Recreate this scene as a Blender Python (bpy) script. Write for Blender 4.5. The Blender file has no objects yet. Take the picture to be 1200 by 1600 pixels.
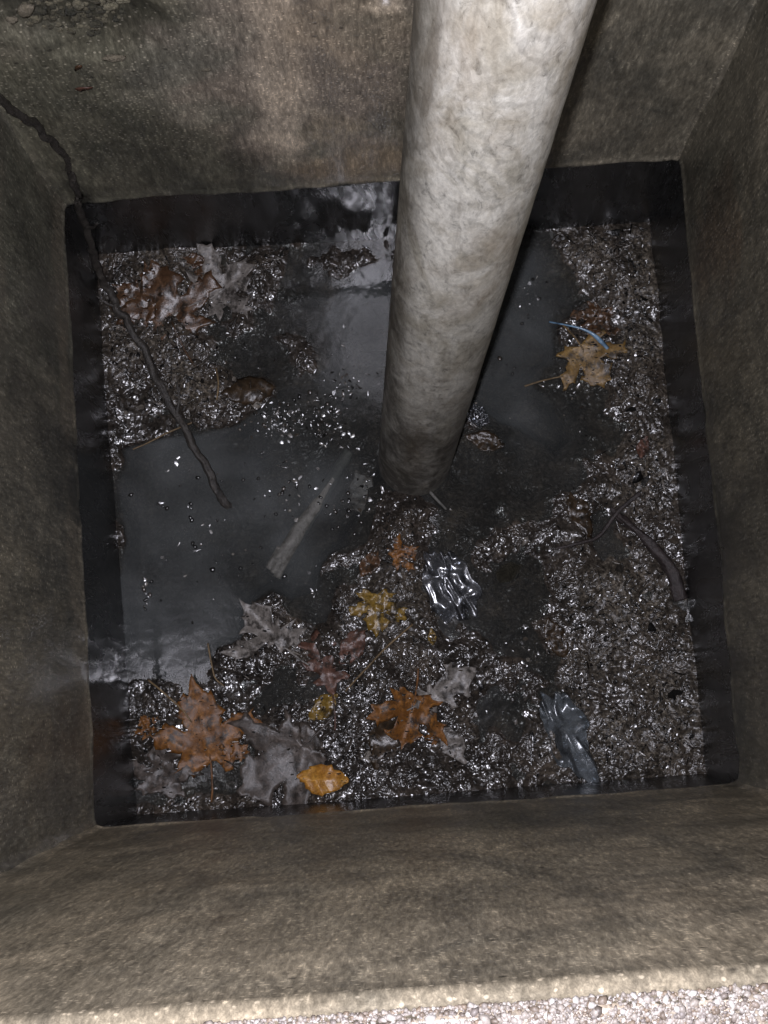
import bpy, math, random
import numpy as np
from mathutils import Vector
from mathutils.geometry import delaunay_2d_cdt

# ------------------------------------------------------------------ camera, world, light, exposure
scene = bpy.context.scene
COL = scene.collection
CAM_POS = np.array([0.0012, -0.1881, 1.6035])
CAM_ROT = (0.1154, 0.0170, -0.0734)
FOCAL = 2296.95                       # pixels at 1200 px width
cam_data = bpy.data.cameras.new('camera')
cam_data.sensor_fit = 'HORIZONTAL'
cam_data.sensor_width = 36.0
cam_data.lens = 36.0 * FOCAL / 1200.0
cam_data.clip_start = 0.02
cam_data.clip_end = 2000.0
camera = bpy.data.objects.new('camera', cam_data)
camera.location = CAM_POS
camera.rotation_euler = CAM_ROT
COL.objects.link(camera)
scene.camera = camera

# night sky: the sun is well under the horizon, so only a trace of light comes from above
world = bpy.data.worlds.new('World')
scene.world = world
world.use_nodes = True
wn = world.node_tree
sky = wn.nodes.new('ShaderNodeTexSky')
sky.sky_type = 'NISHITA'
sky.sun_disc = False
sky.sun_elevation = math.radians(-4.0)
sky.sun_rotation = math.radians(200.0)
wn.links.new(sky.outputs[0], wn.nodes['Background'].inputs[0])
wn.nodes['Background'].inputs[1].default_value = 0.05

def rot_matrix(rx, ry, rz):
    c, s = math.cos, math.sin
    X = np.array([[1, 0, 0], [0, c(rx), -s(rx)], [0, s(rx), c(rx)]])
    Y = np.array([[c(ry), 0, s(ry)], [0, 1, 0], [-s(ry), 0, c(ry)]])
    Z = np.array([[c(rz), -s(rz), 0], [s(rz), c(rz), 0], [0, 0, 1]])
    return Z @ Y @ X
ROT = rot_matrix(*CAM_ROT)

# the phone's flash, lit a couple of centimetres left of the lens (hard shadow to the right of the pipe)
flash_data = bpy.data.lights.new('phone_flash', 'AREA')
flash_data.shape = 'DISK'
flash_data.size = 0.014
flash_data.energy = 15.0
flash_data.color = (0.97, 0.955, 1.07)
flash = bpy.data.objects.new('phone_flash', flash_data)
flash.location = CAM_POS + ROT @ np.array([-0.014, 0.010, 0.0])
flash.rotation_euler = CAM_ROT
COL.objects.link(flash)

scene.view_settings.view_transform = 'Standard'
scene.view_settings.look = 'None'
scene.view_settings.exposure = 0.0
scene.view_settings.gamma = 1.0
scene.view_settings.use_curve_mapping = False
scene.render.engine = 'CYCLES'
scene.cycles.use_denoising = True
scene.cycles.use_adaptive_sampling = True
scene.cycles.adaptive_threshold = 0.025
scene.cycles.max_bounces = 5
scene.cycles.diffuse_bounces = 2
scene.cycles.glossy_bounces = 3
scene.cycles.transparent_max_bounces = 12
scene.cycles.sample_clamp_indirect = 6.0
scene.cycles.caustics_reflective = True

# ------------------------------------------------------------------ helpers
rng = np.random.default_rng(11)
random.seed(5)

def ray(px, py):
    d = ROT @ np.array([(px - 600.0) / FOCAL, -(py - 800.0) / FOCAL, -1.0])
    return d
def at(px, py, z=0.0):
    """point of the place at height z that the photograph shows at (px, py)"""
    d = ray(px, py)
    t = (z - CAM_POS[2]) / d[2]
    return CAM_POS + d * t
def at_depth(px, py, depth):
    return CAM_POS + ray(px, py) * depth
def at_plane(px, py, p0, n):
    d = ray(px, py)
    t = np.dot(np.asarray(p0) - CAM_POS, n) / np.dot(d, n)
    return CAM_POS + d * t

def _hash(ix, iy, iz, seed):
    h = (ix.astype(np.int64) * 374761393 + iy.astype(np.int64) * 668265263 + iz.astype(np.int64) * 2147483647 + seed * 974711) & 0xFFFFFFFF
    h = ((h ^ (h >> 13)) * 1274126177) & 0xFFFFFFFF
    h = ((h ^ (h >> 16)) * 2246822519) & 0xFFFFFFFF
    return ((h ^ (h >> 15)) & 0xFFFFFF) / float(0xFFFFFF)
def vnoise(x, y, z=0.0, seed=0):
    x = np.asarray(x, float); y = np.asarray(y, float); z = np.zeros_like(x) + z
    ix, iy, iz = np.floor(x), np.floor(y), np.floor(z)
    fx, fy, fz = x - ix, y - iy, z - iz
    ux, uy, uz = fx * fx * (3 - 2 * fx), fy * fy * (3 - 2 * fy), fz * fz * (3 - 2 * fz)
    out = 0
    for a in (0, 1):
        for b in (0, 1):
            for c in (0, 1):
                w = (ux if a else 1 - ux) * (uy if b else 1 - uy) * (uz if c else 1 - uz)
                out = out + w * _hash(ix + a, iy + b, iz + c, seed)
    return out * 2 - 1
def fbm(x, y, z=0.0, seed=0, octaves=4, gain=0.5):
    out, amp, f, tot = 0, 1.0, 1.0, 0.0
    for o in range(octaves):
        out = out + amp * vnoise(np.asarray(x) * f, np.asarray(y) * f, np.asarray(z) * f, seed + 17 * o)
        tot += amp; amp *= gain; f *= 2.03
    return out / tot
def smooth(a, b, x):
    t = np.clip((np.asarray(x, float) - a) / (b - a), 0, 1)
    return t * t * (3 - 2 * t)

def mesh_np(name, verts, faces, uv=None):
    """faces: (n,k) array of one face size, or a list of such arrays"""
    me = bpy.data.meshes.new(name)
    groups = faces if isinstance(faces, list) else [faces]
    groups = [np.asarray(g, dtype=np.int32) for g in groups if len(g)]
    verts = np.asarray(verts, dtype=np.float32)
    me.vertices.add(len(verts)); me.vertices.foreach_set('co', verts.ravel())
    idx = np.concatenate([g.ravel() for g in groups])
    tot = np.concatenate([np.full(len(g), g.shape[1], dtype=np.int32) for g in groups])
    me.loops.add(len(idx)); me.loops.foreach_set('vertex_index', idx)
    me.polygons.add(len(tot))
    me.polygons.foreach_set('loop_start', np.concatenate([[0], np.cumsum(tot)[:-1]]).astype(np.int32))
    me.polygons.foreach_set('loop_total', tot)
    me.update(calc_edges=True); me.validate()
    return me
def obj(name, me, material, parent=None, smooth_shade=True):
    o = bpy.data.objects.new(name, me)
    if material is not None:
        me.materials.clear(); me.materials.append(material)
    if smooth_shade:
        me.polygons.foreach_set('use_smooth', np.ones(len(me.polygons), dtype=bool))
    COL.objects.link(o)
    if parent is not None:
        o.parent = parent
    return o
def tag(o, label=None, category=None, group=None, kind=None):
    if label: o['label'] = label
    if category: o['category'] = category
    if group: o['group'] = group
    if kind: o['kind'] = kind
    return o
def empty(name, loc):
    o = bpy.data.objects.new(name, None)
    o.empty_display_size = 0.02
    o.location = loc
    COL.objects.link(o)
    return o
def fattr(me, name, values):
    a = me.attributes.new(name, 'FLOAT', 'POINT'); a.data.foreach_set('value', np.asarray(values, dtype=np.float32).ravel())
def cattr(me, name, rgb):
    a = me.attributes.new(name, 'FLOAT_COLOR', 'POINT')
    v = np.ones((len(rgb), 4), dtype=np.float32); v[:, :3] = rgb
    a.data.foreach_set('color', v.ravel())
def grid_faces(nu, nv):
    i = np.arange(nu - 1)[:, None] * nv + np.arange(nv - 1)[None, :]
    i = i.ravel()
    return np.stack([i, i + nv, i + nv + 1, i + 1], 1)
def tube(points, radii, sides=12, bump=0.0, seed=0, cap=True, freq=60.0):
    """tube along a polyline (already dense), with uneven skin"""
    P = np.asarray(points, float); n = len(P)
    r = np.asarray(radii, float) * np.ones(n)
    T = np.gradient(P, axis=0); T /= np.linalg.norm(T, axis=1)[:, None] + 1e-12
    ref = np.array([0.31, 0.17, 0.93]) if abs(T[0][2]) < 0.8 else np.array([0.95, 0.2, 0.1])
    U = np.cross(T, ref); U /= np.linalg.norm(U, axis=1)[:, None]
    V = np.cross(T, U)
    a = np.linspace(0, 2 * np.pi, sides, endpoint=False)
    rad = r[:, None] * np.ones((n, sides))
    if bump:
        s = np.concatenate([[0], np.cumsum(np.linalg.norm(np.diff(P, axis=0), axis=1))])
        rad = rad + bump * fbm(np.cos(a)[None, :] * 1.7 + 0 * s[:, None], np.sin(a)[None, :] * 1.7 + 0 * s[:, None], s[:, None] * freq + 0 * a[None, :], seed, 4)
    W = P[:, None, :] + U[:, None, :] * (np.cos(a)[None, :, None] * rad[:, :, None]) + V[:, None, :] * (np.sin(a)[None, :, None] * rad[:, :, None])
    verts = W.reshape(-1, 3)
    i = np.arange(n - 1)[:, None] * sides; j = np.arange(sides)[None, :]
    f = np.stack([(i + j), (i + (j + 1) % sides), (i + sides + (j + 1) % sides), (i + sides + j)], 2).reshape(-1, 4)
    faces = [f]
    if cap:
        faces.append(np.arange(sides)[::-1][None, :]); faces.append((np.arange(sides) + (n - 1) * sides)[None, :])
    return verts, faces
def spline(ctrl, n):
    """Catmull-Rom through control points"""
    C = np.asarray(ctrl, float)
    C = np.vstack([2 * C[0] - C[1], C, 2 * C[-1] - C[-2]])
    m = len(C) - 3
    out = []
    for t in np.linspace(0, m - 1e-6, n):
        k = int(t); u = t - k
        p0, p1, p2, p3 = C[k:k + 4]
        out.append(0.5 * ((2 * p1) + (-p0 + p2) * u + (2 * p0 - 5 * p1 + 4 * p2 - p3) * u * u + (-p0 + 3 * p1 - 3 * p2 + p3) * u ** 3))
    return np.array(out)

# ------------------------------------------------------------------ materials
class NT:
    """thin wrapper to write node trees briefly"""
    def __init__(self, name):
        self.m = bpy.data.materials.new(name); self.m.use_nodes = True
        self.t = self.m.node_tree; self.t.nodes.clear()
        self.out = self.t.nodes.new('ShaderNodeOutputMaterial')
    def n(self, kind, **kw):
        nd = self.t.nodes.new(kind)
        for k, v in kw.items(): setattr(nd, k, v)
        return nd
    def link(self, a, b): self.t.links.new(a, b)
    def set(self, sock, v):
        if isinstance(v, bpy.types.NodeSocket): self.link(v, sock)
        elif v is not None: sock.default_value = (tuple(v) + (1.0,)) if isinstance(v, (tuple, list)) and len(v) == 3 and sock.type == 'RGBA' else v
    def coords(self, scale=(1, 1, 1)):
        tc = self.n('ShaderNodeTexCoord'); mp = self.n('ShaderNodeMapping')
        mp.inputs['Scale'].default_value = scale
        self.link(tc.outputs['Object'], mp.inputs['Vector'])
        return mp.outputs[0]
    def noise(self, vec, scale, detail=4.0, rough=0.55, distort=0.0):
        nd = self.n('ShaderNodeTexNoise'); self.link(vec, nd.inputs['Vector'])
        nd.inputs['Scale'].default_value = scale; nd.inputs['Detail'].default_value = detail
        nd.inputs['Roughness'].default_value = rough; nd.inputs['Distortion'].default_value = distort
        return nd.outputs[0]
    def voro(self, vec, scale, feature='F1', out='Distance', rand=1.0):
        nd = self.n('ShaderNodeTexVoronoi', feature=feature); self.link(vec, nd.inputs['Vector'])
        nd.inputs['Scale'].default_value = scale; nd.inputs['Randomness'].default_value = rand
        return nd.outputs[out]
    def ramp(self, fac, stops, interp='LINEAR'):
        nd = self.n('ShaderNodeValToRGB'); nd.color_ramp.interpolation = interp
        e = nd.color_ramp.elements
        while len(e) < len(stops): e.new(0.5)
        for el, (p, c) in zip(e, stops):
            el.position = p; el.color = (c if isinstance(c, (tuple, list)) else (c, c, c)) [:3] + (1.0,) if isinstance(c, (tuple, list)) else (c, c, c, 1.0)
        self.link(fac, nd.inputs[0])
        return nd.outputs[0]
    def mix(self, fac, a, b, mode='MIX'):
        nd = self.n('ShaderNodeMix', data_type='RGBA', blend_type=mode)
        self.set(nd.inputs[0], fac); self.set(nd.inputs[6], a); self.set(nd.inputs[7], b)
        return nd.outputs[2]
    def math(self, op, a, b=None):
        nd = self.n('ShaderNodeMath', operation=op)
        self.set(nd.inputs[0], a)
        if b is not None: self.set(nd.inputs[1], b)
        return nd.outputs[0]
    def attr(self, name, out='Fac'):
        nd = self.n('ShaderNodeAttribute'); nd.attribute_name = name
        return nd.outputs[out]
    def bump(self, height, strength=0.5, dist=0.001, normal=None):
        nd = self.n('ShaderNodeBump'); nd.inputs['Strength'].default_value = strength; nd.inputs['Distance'].default_value = dist
        self.link(height, nd.inputs['Height'])
        if normal is not None: self.link(normal, nd.inputs['Normal'])
        return nd.outputs[0]
    def principled(self, color, rough=0.6, normal=None, spec=0.5, coat=0.0, coat_rough=0.1, **kw):
        b = self.n('ShaderNodeBsdfPrincipled')
        self.set(b.inputs['Base Color'], color); self.set(b.inputs['Roughness'], rough)
        self.set(b.inputs['Specular IOR Level'], spec); self.set(b.inputs['Coat Weight'], coat); self.set(b.inputs['Coat Roughness'], coat_rough)
        if normal is not None: self.link(normal, b.inputs['Normal']); 
        if normal is not None and 'Coat Normal' in b.inputs: self.link(normal, b.inputs['Coat Normal'])
        for k, v in kw.items(): self.set(b.inputs[k], v)
        self.link(b.outputs[0], self.out.inputs[0])
        return b

def mat_concrete():
    """old cast concrete; 'tint' holds the stains, 'wet' the slimy zone under the old water line"""
    k = NT('old_wet_concrete')
    v = k.coords()
    vs = k.coords((1.0, 1.0, 0.20))
    tint = k.attr('tint', 'Color'); wet = k.attr('wet')
    big = k.noise(k.coords((1.0, 1.0, 0.6)), 10.0, 5.0, 0.65, 0.8)
    col = k.mix(k.ramp(big, [(0.34, 0.0), (0.64, 1.0)]), (0.77, 0.755, 0.68), (1.63, 1.52, 1.30))
    col = k.mix(1.0, tint, col, 'MULTIPLY')
    mid = k.noise(vs, 48.0, 5.0, 0.72, 0.5)
    col = k.mix(1.0, col, k.ramp(mid, [(0.30, 0.74), (0.5, 0.98), (0.70, 1.26)]), 'MULTIPLY')
    fine = k.noise(vs, 300.0, 3.0, 0.8, 0.2)
    col = k.mix(1.0, col, k.ramp(fine, [(0.30, 0.52), (0.5, 0.95), (0.62, 1.35), (0.70, 2.1)]), 'MULTIPLY')
    # pale sand grains and dark pits
    gr = k.voro(v, 260.0); gsel = k.voro(v, 260.0, out='Color')
    gmask = k.math('MULTIPLY', k.ramp(gr, [(0.18, 1.0), (0.34, 0.0)]), k.ramp(gsel, [(0.60, 0.0), (0.70, 1.0)]))
    col = k.mix(k.math('MULTIPLY', gmask, 0.75), col, k.mix(0.35, k.mix(1.0, col, (2.6, 2.5, 2.3), 'MULTIPLY'), (0.50, 0.46, 0.39)))
    pit = k.voro(v, 95.0); psel = k.voro(v, 95.0, out='Color')
    pmask = k.math('MULTIPLY', k.ramp(pit, [(0.10, 1.0), (0.26, 0.0)]), k.ramp(psel, [(0.80, 0.0), (0.86, 1.0)]))
    col = k.mix(k.math('MULTIPLY', pmask, 0.7), col, (0.02, 0.018, 0.015))
    # black slime under the old water line
    sl = k.noise(vs, 30.0, 5.0, 0.7, 1.0)
    slime = k.ramp(sl, [(0.3, (0.010, 0.0105, 0.0105)), (0.6, (0.020, 0.020, 0.0195)), (0.8, (0.042, 0.041, 0.038))])
    slime = k.mix(1.0, slime, k.ramp(fine, [(0.35, 0.5), (0.55, 1.0), (0.66, 2.0), (0.74, 5.0)]), 'MULTIPLY')
    col = k.mix(wet, col, slime)
    h = k.math('ADD', k.math('ADD', fine, k.math('MULTIPLY', mid, 1.6)), k.math('MULTIPLY', pmask, -1.4))
    nrm = k.bump(k.math('MULTIPLY', h, k.math('SUBTRACT', 1.0, k.math('MULTIPLY', wet, 0.60))), 0.22, 0.0014)
    rough_dry = k.ramp(mid, [(0.3, 0.30), (0.7, 0.48)])
    rough_wet = k.ramp(sl, [(0.3, 0.20), (0.7, 0.36)])
    rough = k.mix(wet, rough_dry, rough_wet)
    k.principled(col, rough, nrm, spec=0.5)
    return k.m

def mat_pipe():
    k = NT('grimy_white_pipe')
    v = k.coords((1.0, 1.0, 0.42))
    n1 = k.noise(v, 24.0, 6.0, 0.66, 0.9)
    n2 = k.noise(v, 150.0, 5.0, 0.75, 0.7)
    n3 = k.noise(v, 330.0, 4.0, 0.7, 0.5)
    col = k.ramp(n1, [(0.25, (0.27, 0.245, 0.185)), (0.42, (0.46, 0.435, 0.36)), (0.56, (0.67, 0.65, 0.575)), (0.8, (0.36, 0.32, 0.235))])
    col = k.mix(1.0, col, k.ramp(n2, [(0.30, 0.34), (0.43, 0.84), (0.7, 1.20)]), 'MULTIPLY')
    # thin dark scratches and smears winding over the skin
    w = k.n('ShaderNodeTexWave', wave_type='BANDS', bands_direction='DIAGONAL'); k.link(v, w.inputs['Vector'])
    w.inputs['Scale'].default_value = 22.0; w.inputs['Distortion'].default_value = 9.0; w.inputs['Detail'].default_value = 5.0; w.inputs['Detail Scale'].default_value = 2.5
    line = k.ramp(w.outputs[1], [(0.0, 0.80), (0.06, 0.84), (0.16, 1.0)])
    col = k.mix(1.0, col, line, 'MULTIPLY')
    col = k.mix(k.ramp(k.noise(v, 11.0, 5.0, 0.65, 0.6), [(0.50, 0.0), (0.66, 0.55)]), col, (0.27, 0.215, 0.145))
    col = k.mix(k.ramp(k.noise(k.coords((1.0, 1.0, 0.08)), 60.0, 4.0, 0.7, 0.3), [(0.58, 0.0), (0.70, 0.5)]), col, (0.14, 0.115, 0.085))
    grime_shade = k.attr('grime_shade')
    gm = k.math('MULTIPLY', grime_shade, k.ramp(k.noise(v, 40.0, 6.0, 0.7, 0.8), [(0.35, 0.5), (0.58, 1.0)]))
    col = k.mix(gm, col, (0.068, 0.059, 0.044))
    col = k.mix(1.0, col, k.ramp(n3, [(0.3, 0.8), (0.6, 1.08)]), 'MULTIPLY')
    nrm = k.bump(k.math('ADD', n2, k.math('MULTIPLY', n3, 0.4)), 0.28, 0.0010)
    k.principled(col, k.mix(k.attr('foot'), k.ramp(n2, [(0.3, 0.55), (0.7, 0.33)]), (0.95, 0.95, 0.95)), nrm, spec=0.45)
    return k.m

def mat_litter():
    """soaked black silt and rotted leaf mat"""
    k = NT('soaked_leaf_litter')
    v = k.coords()
    n1 = k.noise(v, 22.0, 5.0, 0.6)
    n2 = k.noise(v, 240.0, 5.0, 0.75, 0.6)
    col = k.ramp(n1, [(0.3, (0.014, 0.0125, 0.011)), (0.55, (0.034, 0.028, 0.023)), (0.75, (0.072, 0.057, 0.043))])
    col = k.mix(k.math('MULTIPLY', k.attr('sandy'), 0.85), col, k.ramp(k.noise(v, 260.0, 3.0, 0.75), [(0.36, (0.016, 0.014, 0.012)), (0.52, (0.070, 0.058, 0.043)), (0.66, (0.19, 0.165, 0.13))]))
    col = k.mix(1.0, col, k.ramp(n2, [(0.3, 0.35), (0.5, 0.9), (0.7, 2.2)]), 'MULTIPLY')
    n3 = k.noise(v, 100.0, 1.5, 0.5, 1.8)
    nrm = k.bump(k.math('MULTIPLY', n3, k.math('MULTIPLY', k.ramp(k.noise(v, 20.0, 3.0, 0.6), [(0.38, 0.15), (0.62, 1.0)]), k.math('SUBTRACT', 1.0, k.math('MULTIPLY', k.attr('sandy'), 0.55)))), 0.75, 0.0060)
    k.principled(col, k.mix(k.attr('sandy'), (0.17, 0.17, 0.17), (0.36, 0.36, 0.36)), nrm, spec=k.math('SUBTRACT', 0.46, k.math('MAXIMUM', k.math('MULTIPLY', k.attr('under'), 0.42), k.math('MULTIPLY', k.attr('sandy'), 0.30))))
    return k.m

def mat_scraps(name='wet_leaf_scraps', rough=0.20, spec=0.5, rough_skin=0.5):
    k = NT(name)
    g = k.n('ShaderNodeNewGeometry')
    v = k.coords()
    col = k.ramp(g.outputs['Random Per Island'], [(0.0, (0.005, 0.0048, 0.0045)), (0.45, (0.013, 0.012, 0.0105)), (0.72, (0.028, 0.023, 0.018)), (0.88, (0.055, 0.044, 0.033)), (0.96, (0.10, 0.088, 0.072)), (1.0, (0.20, 0.18, 0.155))])
    n2 = k.noise(v, 500.0, 3.0, 0.7)
    col = k.mix(1.0, col, k.ramp(n2, [(0.3, 0.6), (0.7, 1.3)]), 'MULTIPLY')
    nrm = k.bump(k.noise(v, 260.0, 1.0, 0.5), rough_skin, 0.0010)
    k.principled(col, rough, nrm, spec=spec)
    return k.m

def mat_leaf(name, dark, mid, light, gloss=0.32, dirt=0.9):
    k = NT(name)
    v = k.coords()
    vein = k.attr('vein')
    n1 = k.noise(v, 70.0, 6.0, 0.65, 0.5)
    n2 = k.noise(v, 420.0, 4.0, 0.7)
    col = k.ramp(n1, [(0.28, tuple(c * 0.6 for c in dark)), (0.5, tuple(c * 0.66 for c in mid)), (0.72, tuple(c * 0.75 for c in light))])
    col = k.mix(k.math('MULTIPLY', vein, 0.30), col, tuple(min(1.0, c * 1.5 + 0.03) for c in light))
    col = k.mix(1.0, col, k.ramp(n2, [(0.3, 0.6), (0.7, 1.3)]), 'MULTIPLY')
    spot = k.noise(v, 75.0, 5.0, 0.7)
    col = k.mix(k.ramp(spot, [(0.49, 0.0), (0.62, dirt)]), col, (0.016, 0.013, 0.010))
    nrm = k.bump(k.math('ADD', n1, k.math('ADD', k.math('MULTIPLY', n2, 0.4), k.math('MULTIPLY', vein, 0.6))), 0.5, 0.0012)
    k.principled(col, gloss, nrm, spec=0.45)
    return k.m

def mat_bark(name, dark, light, rough=0.5, zs=0.25):
    k = NT(name)
    v = k.coords()
    n1 = k.noise(v, 90.0, 6.0, 0.7, 0.8)
    n2 = k.noise(v, 400.0, 4.0, 0.7)
    col = k.ramp(n1, [(0.3, dark), (0.7, light)])
    col = k.mix(1.0, col, k.ramp(n2, [(0.3, 0.6), (0.7, 1.3)]), 'MULTIPLY')
    k.principled(col, rough, k.bump(k.math('ADD', n1, n2), 0.8, 0.0015), spec=0.4)
    return k.m

def mat_water():
    """murky water: a thin reflecting skin over cloudy grey-green water that still lets shallow things show"""
    k = NT('murky_water')
    v = k.coords()
    n1 = k.noise(v, 16.0, 3.0, 0.5, 0.6)
    n2 = k.noise(v, 60.0, 2.0, 0.5, 0.4)
    nrm = k.bump(k.math('ADD', n1, k.math('MULTIPLY', n2, 0.25)), 0.20, 0.004)
    fr = k.n('ShaderNodeFresnel'); fr.inputs['IOR'].default_value = 1.33; k.link(nrm, fr.inputs['Normal'])
    gl = k.n('ShaderNodeBsdfGlossy'); gl.inputs['Roughness'].default_value = 0.075; k.link(nrm, gl.inputs['Normal'])
    tr = k.n('ShaderNodeBsdfTransparent'); tr.inputs[0].default_value = (0.74, 0.76, 0.74, 1)
    df = k.n('ShaderNodeBsdfDiffuse')
    k.link(k.ramp(k.noise(v, 8.0, 4.0, 0.6, 1.0), [(0.3, (0.065, 0.070, 0.070)), (0.5, (0.100, 0.107, 0.106)), (0.7, (0.150, 0.158, 0.158))]), df.inputs[0])
    body = k.n('ShaderNodeMixShader'); k.link(k.attr('murk_sheen'), body.inputs[0])
    k.link(tr.outputs[0], body.inputs[1]); k.link(df.outputs[0], body.inputs[2])
    mx = k.n('ShaderNodeMixShader'); k.link(fr.outputs[0], mx.inputs[0]); k.link(body.outputs[0], mx.inputs[1]); k.link(gl.outputs[0], mx.inputs[2])
    k.link(mx.outputs[0], k.out.inputs[0])
    return k.m

def mat_film(name, tint, body=0.25, white=(0.5, 0.55, 0.6), shine=1.0):
    k = NT(name)
    v = k.coords()
    n1 = k.noise(v, 60.0, 3.0, 0.55, 0.8)
    nrm = k.bump(n1, 0.3, 0.0015)
    gl = k.n('ShaderNodeBsdfGlossy'); gl.inputs['Roughness'].default_value = 0.20; k.link(nrm, gl.inputs['Normal'])
    tr = k.n('ShaderNodeBsdfTransparent'); tr.inputs[0].default_value = tint + (1,)
    df = k.n('ShaderNodeBsdfDiffuse'); df.inputs[0].default_value = white + (1,)
    b = k.n('ShaderNodeMixShader'); k.link(k.ramp(n1, [(0.35, body * 0.4), (0.7, body * 1.5)]), b.inputs[0])
    k.link(tr.outputs[0], b.inputs[1]); k.link(df.outputs[0], b.inputs[2])
    fr = k.n('ShaderNodeFresnel'); fr.inputs['IOR'].default_value = 1.5; k.link(nrm, fr.inputs['Normal'])
    mx = k.n('ShaderNodeMixShader'); k.link(k.math('MULTIPLY', fr.outputs[0], shine), mx.inputs[0]); k.link(b.outputs[0], mx.inputs[1]); k.link(gl.outputs[0], mx.inputs[2])
    k.link(mx.outputs[0], k.out.inputs[0])
    return k.m

def mat_grit():
    k = NT('pale_grit')
    g = k.n('ShaderNodeNewGeometry'); v = k.coords()
    col = k.ramp(g.outputs['Random Per Island'], [(0.0, (0.09, 0.074, 0.062)), (0.15, (0.18, 0.135, 0.095)), (0.3, (0.15, 0.130, 0.118)), (0.6, (0.235, 0.205, 0.175)), (0.85, (0.30, 0.272, 0.245)), (1.0, (0.42, 0.40, 0.37))])
    n2 = k.noise(v, 900.0, 3.0, 0.7)
    col = k.mix(1.0, col, k.ramp(n2, [(0.3, 0.7), (0.7, 1.2)]), 'MULTIPLY')
    k.principled(col, 0.5, k.bump(n2, 0.4, 0.0004), spec=0.4)
    return k.m

def mat_stone(name, a, b, rough=0.6):
    k = NT(name)
    v = k.coords()
    n1 = k.noise(v, 1.6, 5.0, 0.65); n2 = k.noise(v, 5.0, 3.0, 0.7)
    oi = k.n('ShaderNodeObjectInfo')
    col = k.mix(1.0, k.ramp(n1, [(0.3, a), (0.7, b)]), k.ramp(n2, [(0.3, 0.6), (0.7, 1.35)]), 'MULTIPLY')
    col = k.mix(1.0, col, k.ramp(oi.outputs['Random'], [(0.0, (0.35, 0.36, 0.34)), (0.5, (0.8, 0.76, 0.66)), (1.0, (1.35, 1.30, 1.15))]), 'MULTIPLY')
    k.principled(col, rough, k.bump(k.math('ADD', n1, n2), 0.6, 0.25), spec=0.4)
    return k.m

def mat_asphalt():
    k = NT('asphalt')
    v = k.coords()
    n1 = k.noise(v, 300.0, 4.0, 0.7); n0 = k.noise(v, 2.0, 4.0, 0.6)
    col = k.mix(1.0, k.ramp(n0, [(0.3, (0.04, 0.04, 0.042)), (0.7, (0.06, 0.058, 0.056))]), k.ramp(n1, [(0.3, 0.5), (0.7, 1.6)]), 'MULTIPLY')
    k.principled(col, 0.8, k.bump(n1, 0.7, 0.003))
    return k.m

M_CONC, M_PIPE, M_LITTER, M_SCRAP, M_WATER = mat_concrete(), mat_pipe(), mat_litter(), mat_scraps(), mat_water()
M_GLOSS = mat_scraps('glistening_flecks', 0.26, 1.0, 0.15)
M_GRIT, M_ASPH = mat_grit(), mat_asphalt()
M_SPALL = mat_stone('exposed_aggregate', (0.06, 0.058, 0.044), (0.24, 0.225, 0.175), 0.5)
M_PEBBLE = mat_stone('pale_pebble', (0.20, 0.18, 0.14), (0.34, 0.31, 0.26))
M_TWIG = mat_bark('dark_wet_bark', (0.020, 0.018, 0.016), (0.068, 0.060, 0.051), 0.42)
M_PALEWOOD = mat_bark('pale_sodden_wood', (0.06, 0.058, 0.050), (0.17, 0.165, 0.148), 0.4)
M_BARK = mat_bark('brown_bark_strip', (0.018, 0.014, 0.013), (0.055, 0.043, 0.040), 0.45)
M_STRAW = mat_bark('straw_stem', (0.10, 0.065, 0.03), (0.24, 0.17, 0.09), 0.4)
M_FILM = mat_film('clear_grey_film', (0.80, 0.84, 0.88), 0.20, (0.24, 0.26, 0.27))
M_FILM2 = mat_film('clear_bright_film', (0.85, 0.87, 0.90), 0.05, (0.4, 0.4, 0.42), 1.8)
M_BLUE = mat_film('blue_plastic', (0.30, 0.45, 0.60), 0.75, (0.20, 0.33, 0.46))

# ------------------------------------------------------------------ the basin
H_BAND, Z_TOP, Z_LOW = 0.206, 1.035, -0.10
W0 = [at(160, 405, 0), at(1007, 357, 0), at(1092, 1200, 0), at(222, 1265, 0)]           # back-left, back-right, front-right, front-left
B0 = [at(101, 320, H_BAND), at(1063, 250, H_BAND), at(1155, 1225, H_BAND), at(150, 1294, H_BAND)]
MODEL = [np.array([-.3, .3044]), np.array([.3, .3044]), np.array([.3, -.3044]), np.array([-.3, -.3044])]
def corner(k, z):
    """horizontal position of basin corner k at heights z (array)"""
    z = np.asarray(z, float)[..., None]
    w, b = W0[k][:2], B0[k][:2]
    t = np.clip(z / H_BAND, -0.5, 1.0)
    low = w + (b - w) * t
    top = 0.5 * b + 0.5 * MODEL[k]
    s = np.clip((z - H_BAND) / 0.4, 0, 1)
    return np.where(z < H_BAND, low, b + (top - b) * s)

basin = empty('catch_basin', (0, 0, 0))
tag(basin, 'square concrete catch basin with stained walls and a black wet band above the water', 'catch basin')

def blob(X, Z, cx, cz, rx, rz, seed, f=20.0, amp=0.85):
    d = np.sqrt(((X - cx) / rx) ** 2 + ((Z - cz) / rz) ** 2) + amp * fbm(X * f, Z * f, 0.3, seed, 4)
    return smooth(1.15, 0.45, d)

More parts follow.
